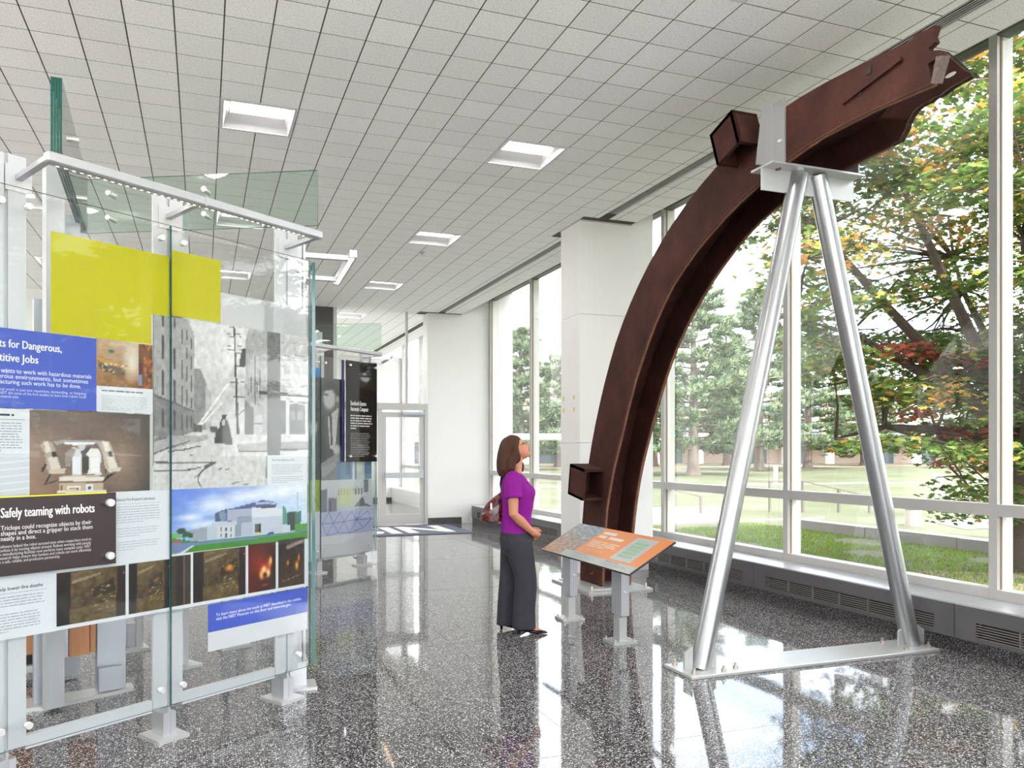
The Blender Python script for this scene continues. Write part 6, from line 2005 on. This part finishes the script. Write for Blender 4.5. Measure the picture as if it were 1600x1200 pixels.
def maple(name, loc, label, seed, height, limbs, clusters, leaf, per, group=None):
    """limbs: end points relative to the trunk foot; clusters: (x,y,z,rx,rz,kind)"""
    rng = np.random.default_rng(seed)
    rp = random.Random(seed)
    root = empty(name, loc, label=label, cat='tree', group=group)
    tr = MB()
    fork = Vector((0.05, 0.05, height * 0.22))
    tr.tube([(0, 0, 0), (0.03, 0.02, height * 0.1), fork], [0.24, 0.19, 0.17], 10)
    tr.build('trunk', M['bark'], root, local=True, smooth=True)
    bs = MB()
    ends = []
    for e in limbs:
        e = Vector(e)
        mid = fork.lerp(e, 0.5) + Vector((rp.uniform(-0.2, 0.2), rp.uniform(-0.2, 0.2), 0.25))
        pts = [fork, fork.lerp(mid, 0.55) + Vector((rp.uniform(-0.1, 0.1), rp.uniform(-0.1, 0.1), 0.1)), mid, mid.lerp(e, 0.5) + Vector((rp.uniform(-0.15, 0.15), rp.uniform(-0.15, 0.15), 0.1)), e]
        bs.tube(pts, [0.11, 0.085, 0.06, 0.04, 0.015], 7)
        ends += pts[2:]
    for c in clusters:
        c3 = Vector(c[:3])
        s_ = min(ends, key=lambda q: (q - c3).length)
        m_ = s_.lerp(c3, 0.5) + Vector((rp.uniform(-0.15, 0.15), rp.uniform(-0.15, 0.15), rp.uniform(-0.05, 0.2)))
        bs.tube([s_, m_, c3], [0.028, 0.017, 0.006], 5)
        for _ in range(3):
            t_ = c3 + Vector((rp.uniform(-1, 1) * c[3] * 0.8, rp.uniform(-1, 1) * c[3] * 0.8, rp.uniform(-0.15, 0.1)))
            bs.tube([m_.lerp(c3, 0.6), m_.lerp(t_, 0.7), t_], [0.012, 0.008, 0.003], 4)
    bs.build('branches', M['bark'], root, local=True, smooth=True)
    PP, CC = [], []
    for cx, cy, cz, rx, rz, kind in clusters:
        n = max(8, int(per * (rx / 0.6) ** 2))
        a = rng.random(n) * 6.283
        r = rx * np.sqrt(rng.random(n)) * (0.75 + 0.5 * rng.random(n))
        z = (rng.random(n) - 0.5) * 2 * rz
        z -= 0.25 * (r / rx) ** 2 * rx * 0.5
        PP.append(np.c_[cx + r * np.cos(a), cy + r * np.sin(a), cz + z])
        pal = {'g': GREENS, 'w': WARM, 'r': RED}[kind]
        col = pal[rng.integers(0, len(pal), n)]
        if kind == 'w':
            sw = rng.random(n) < 0.45
            col[sw] = GREENS[rng.integers(0, 4, sw.sum())]
        elif kind == 'g':
            sw = rng.random(n) < 0.08
            col[sw] = WARM[rng.integers(0, 4, sw.sum())]
        CC.append(col * (0.85 + 0.5 * rng.random((n, 1))))
    P_, C_ = np.concatenate(PP), np.concatenate(CC)
    mesh_np('foliage', *leaves(rng, P_, leaf, C_), M['leaf'], root)
    return root

def crown(seed, n, cx, cy, cz, rx, ry, rz, warm=0.2, size=(0.5, 0.9), keep=None):
    rp = random.Random(seed)
    out = []
    while len(out) < n:
        v = Vector((rp.uniform(-1, 1), rp.uniform(-1, 1), rp.uniform(-1, 1)))
        if v.length > 1 or v.length < 0.35: continue
        p_ = (cx + v.x * rx, cy + v.y * ry, cz + v.z * rz)
        if keep and not keep(p_): continue
        k = 'w' if rp.random() < warm * (1.6 if v.z > 0.2 else 0.5) else 'g'
        out.append((*p_, rp.uniform(*size), rp.uniform(0.08, 0.2), k))
    return out

TX, TY = 11.1, 7.9
def in_view_gap(p_):
    """leave the bright gap seen left of the red leaves"""
    x, y, z = p_[0] + TX, p_[1] + TY, p_[2] + GZ
    d = x * _s + y * _c
    u = PPX + FPX * (x * _c - y * _s) / d
    v = HZ - FPX * (z - EYE) / d
    if 1330 < u < 1395 and 455 < v < 560: return False
    if u < 1245 and v > 360: return False
    if u < 1330 and v > 600: return False
    if v > 700 and u < 1450: return False
    return True
cl = crown(11, 285, -1.0, 0.3, 4.4, 3.7, 3.3, 3.6, 0.30, (0.42, 0.80), in_view_gap)
red = [(-1.9, 0.3, 3.15, 0.40, 0.08, 'r'), (-1.5, 0.2, 3.05, 0.42, 0.07, 'r'), (-1.1, 0.0, 2.95, 0.30, 0.07, 'r'), (-1.55, 0.1, 2.5, 0.22, 0.08, 'r'), (-1.75, 0.2, 2.25, 0.26, 0.08, 'r'), (-1.25, 0.0, 2.0, 0.28, 0.08, 'r'), (-0.75, -0.1, 1.95, 0.25, 0.06, 'r'), (-1.45, 0.0, 1.6, 0.26, 0.08, 'r')]
maple('maple_tree', (TX, TY, GZ), 'broad maple with green, orange and red leaves close outside the right-hand window', 7, 7.5,
      [(-3.2, 0.9, 3.6), (-3.6, 1.2, 5.6), (-2.2, 0.5, 6.6), (0.4, 0.3, 7.4), (1.8, -1.0, 5.5), (-2.8, 0.6, 1.9), (-1.6, -1.6, 4.4), (0.9, 1.8, 5.0), (-1.4, 0.2, 3.2)], cl + red, 0.092, 190)
# its neighbours along the window wall, seen in the exhibit glass
for i, (x, y, sd, lab) in enumerate(((13.5, -1.5, 21, 'green maple standing outside behind the viewer, mirrored in the exhibit glass'), (15.5, -9.0, 22, 'second maple outside far behind the viewer'))):
    maple('maple_tree', (x, y, GZ), lab, sd, 8.0, [(-2.5, 0.5, 5.0), (2.0, 1.0, 6.0), (0, -2.2, 5.5), (0.5, 2.2, 7.0), (-1.5, -1.0, 7.0)], crown(sd + 5, 70, 0, 0, 5.6, 3.4, 3.4, 2.8, 0.12, (0.7, 1.1)), 0.20, 60)

def pine(name, loc, label, seed, H_, Rb, dense=1.0, sharedmesh=None):
    rng = np.random.default_rng(seed)
    root = empty(name, loc, label=label, cat='tree', group='pines across the lawn')
    MB().tube([(0, 0, -0.1), (0, 0, 0.5), (0.05, 0, H_ * 0.5), (0, 0.05, H_ * 0.97)], [0.62, 0.42, 0.26, 0.05], 9).build('trunk', M['barkpine'], root, local=True, smooth=True)
    bs = MB()
    PP, CC, DD = [], [], []
    z = H_ * 0.13
    while z < H_ * 0.98:
        f = (z / H_ - 0.13) / 0.87
        L = Rb * (1 - f) ** 0.75 * (0.75 + 0.5 * rng.random()) + 0.3
        nb = 6
        for k in range(nb):
            a = rng.random() * 6.283
            l_ = L * (0.65 + 0.5 * rng.random())
            up = 0.10 + 0.25 * f - 0.12 * (1 - f)
            tip = np.array((math.cos(a) * l_, math.sin(a) * l_, up * l_))
            bs.tube([(0, 0, z), (tip[0] * 0.5, tip[1] * 0.5, z + tip[2] * 0.35), (tip[0], tip[1], z + tip[2])], [0.05, 0.03, 0.01], 4, cap=False)
            n = int(52 * dense * (0.4 + l_ / Rb))
            t = 0.25 + 0.78 * np.sqrt(rng.random(n))
            base = np.array((0, 0, z)) + t[:, None] * tip + (rng.random((n, 3)) - 0.5) * np.array((0.9, 0.9, 0.35)) * (0.4 + 0.35 * l_ / 3)
            PP.append(base)
            light = rng.random((n, 1))
            CC.append((0.115, 0.165, 0.095) * (0.65 + 0.9 * light) + np.array((0.10, 0.10, 0.06)) * (light > 0.65))
            DD.append(np.tile(tip / max(l_, 0.01), (n, 1)))
        z += H_ * 0.030 * (0.8 + 0.4 * rng.random())
    bs.build('branches', M['barkpine'], root, local=True)
    P_, C_, D_ = np.concatenate(PP), np.concatenate(CC), np.concatenate(DD)
    n = len(P_)
    # each tuft: four needle blades fanning out and up
    V, F, C = [], [], []
    for q in range(5):
        d = D_ * 0.5 + (rng.random((n, 3)) - 0.5) * 1.5 + np.array((0, 0, 0.55))
        d /= np.linalg.norm(d, axis=1)[:, None]
        w = np.cross(d, rng.random((n, 3)) - 0.5)
        w /= np.linalg.norm(w, axis=1)[:, None]
        ln = (0.30 + 0.26 * rng.random(n))[:, None]
        V.append(np.stack([P_ - w * 0.06, P_ + w * 0.06, P_ + d * ln], axis=1))
        C.append(np.repeat(C_[:, None, :], 3, axis=1))
    V = np.concatenate(V).reshape(-1, 3)
    C = np.concatenate(C).reshape(-1, 3)
    F = np.arange(len(V)).reshape(-1, 3)
    mesh_np('foliage', V, F, C, M['needle'], root)
    return root

def at_d(px, d, z=GZ):
    r = (px - PPX) / FPX * d
    return (r * _c + d * _s, -r * _s + d * _c, z)
PINES = [(1083, 56, 14.5, 5.6, 'tall pine with a thick trunk left of the stand'), (1186, 70, 16.5, 5.4, 'pine between the stand leg and the window bar'), (1022, 86, 17.5, 3.6, 'narrow pine just right of the arch foot'),
         (1262, 78, 16.0, 5.0, 'pine behind the right leg of the stand'), (1135, 92, 18.0, 4.0, 'farther pine behind the first pair'), (812, 72, 13.0, 4.4, 'pine seen through the far window, nearer the pier'), (872, 84, 12.0, 4.4, 'pine seen through the far window beside the pilaster'),
         (770, 92, 14.0, 5.0, 'distant pine at the left end of the far windows'), (1350, 92, 14.0, 5.0, 'distant pine behind the maple'), (1560, 80, 14.0, 5.5, 'distant pine at the right edge behind the maple')]
for k, (px, d, H_, Rb, lab) in enumerate(PINES):
    pine('pine_tree', at_d(px, d), lab, 31 + k, H_, Rb, 0.9)
for k, (x, y, H_) in enumerate(((45, -25, 15), (38, -45, 16), (60, 2, 15), (30, -70, 15))):
    o = empty('pine_tree', (x, y, GZ), label=['distant pine outside behind the viewer, mirrored in the glass', 'second distant pine outside behind the viewer', 'distant pine outside level with the viewer', 'farthest pine outside behind the viewer'][k], cat='tree', group='pines across the lawn')
    src = [q for q in bpy.data.objects if q.name == 'pine_tree'][0]
    for ch in list(src.children):
        c = ch.copy(); c.parent = o; COL.objects.link(c)
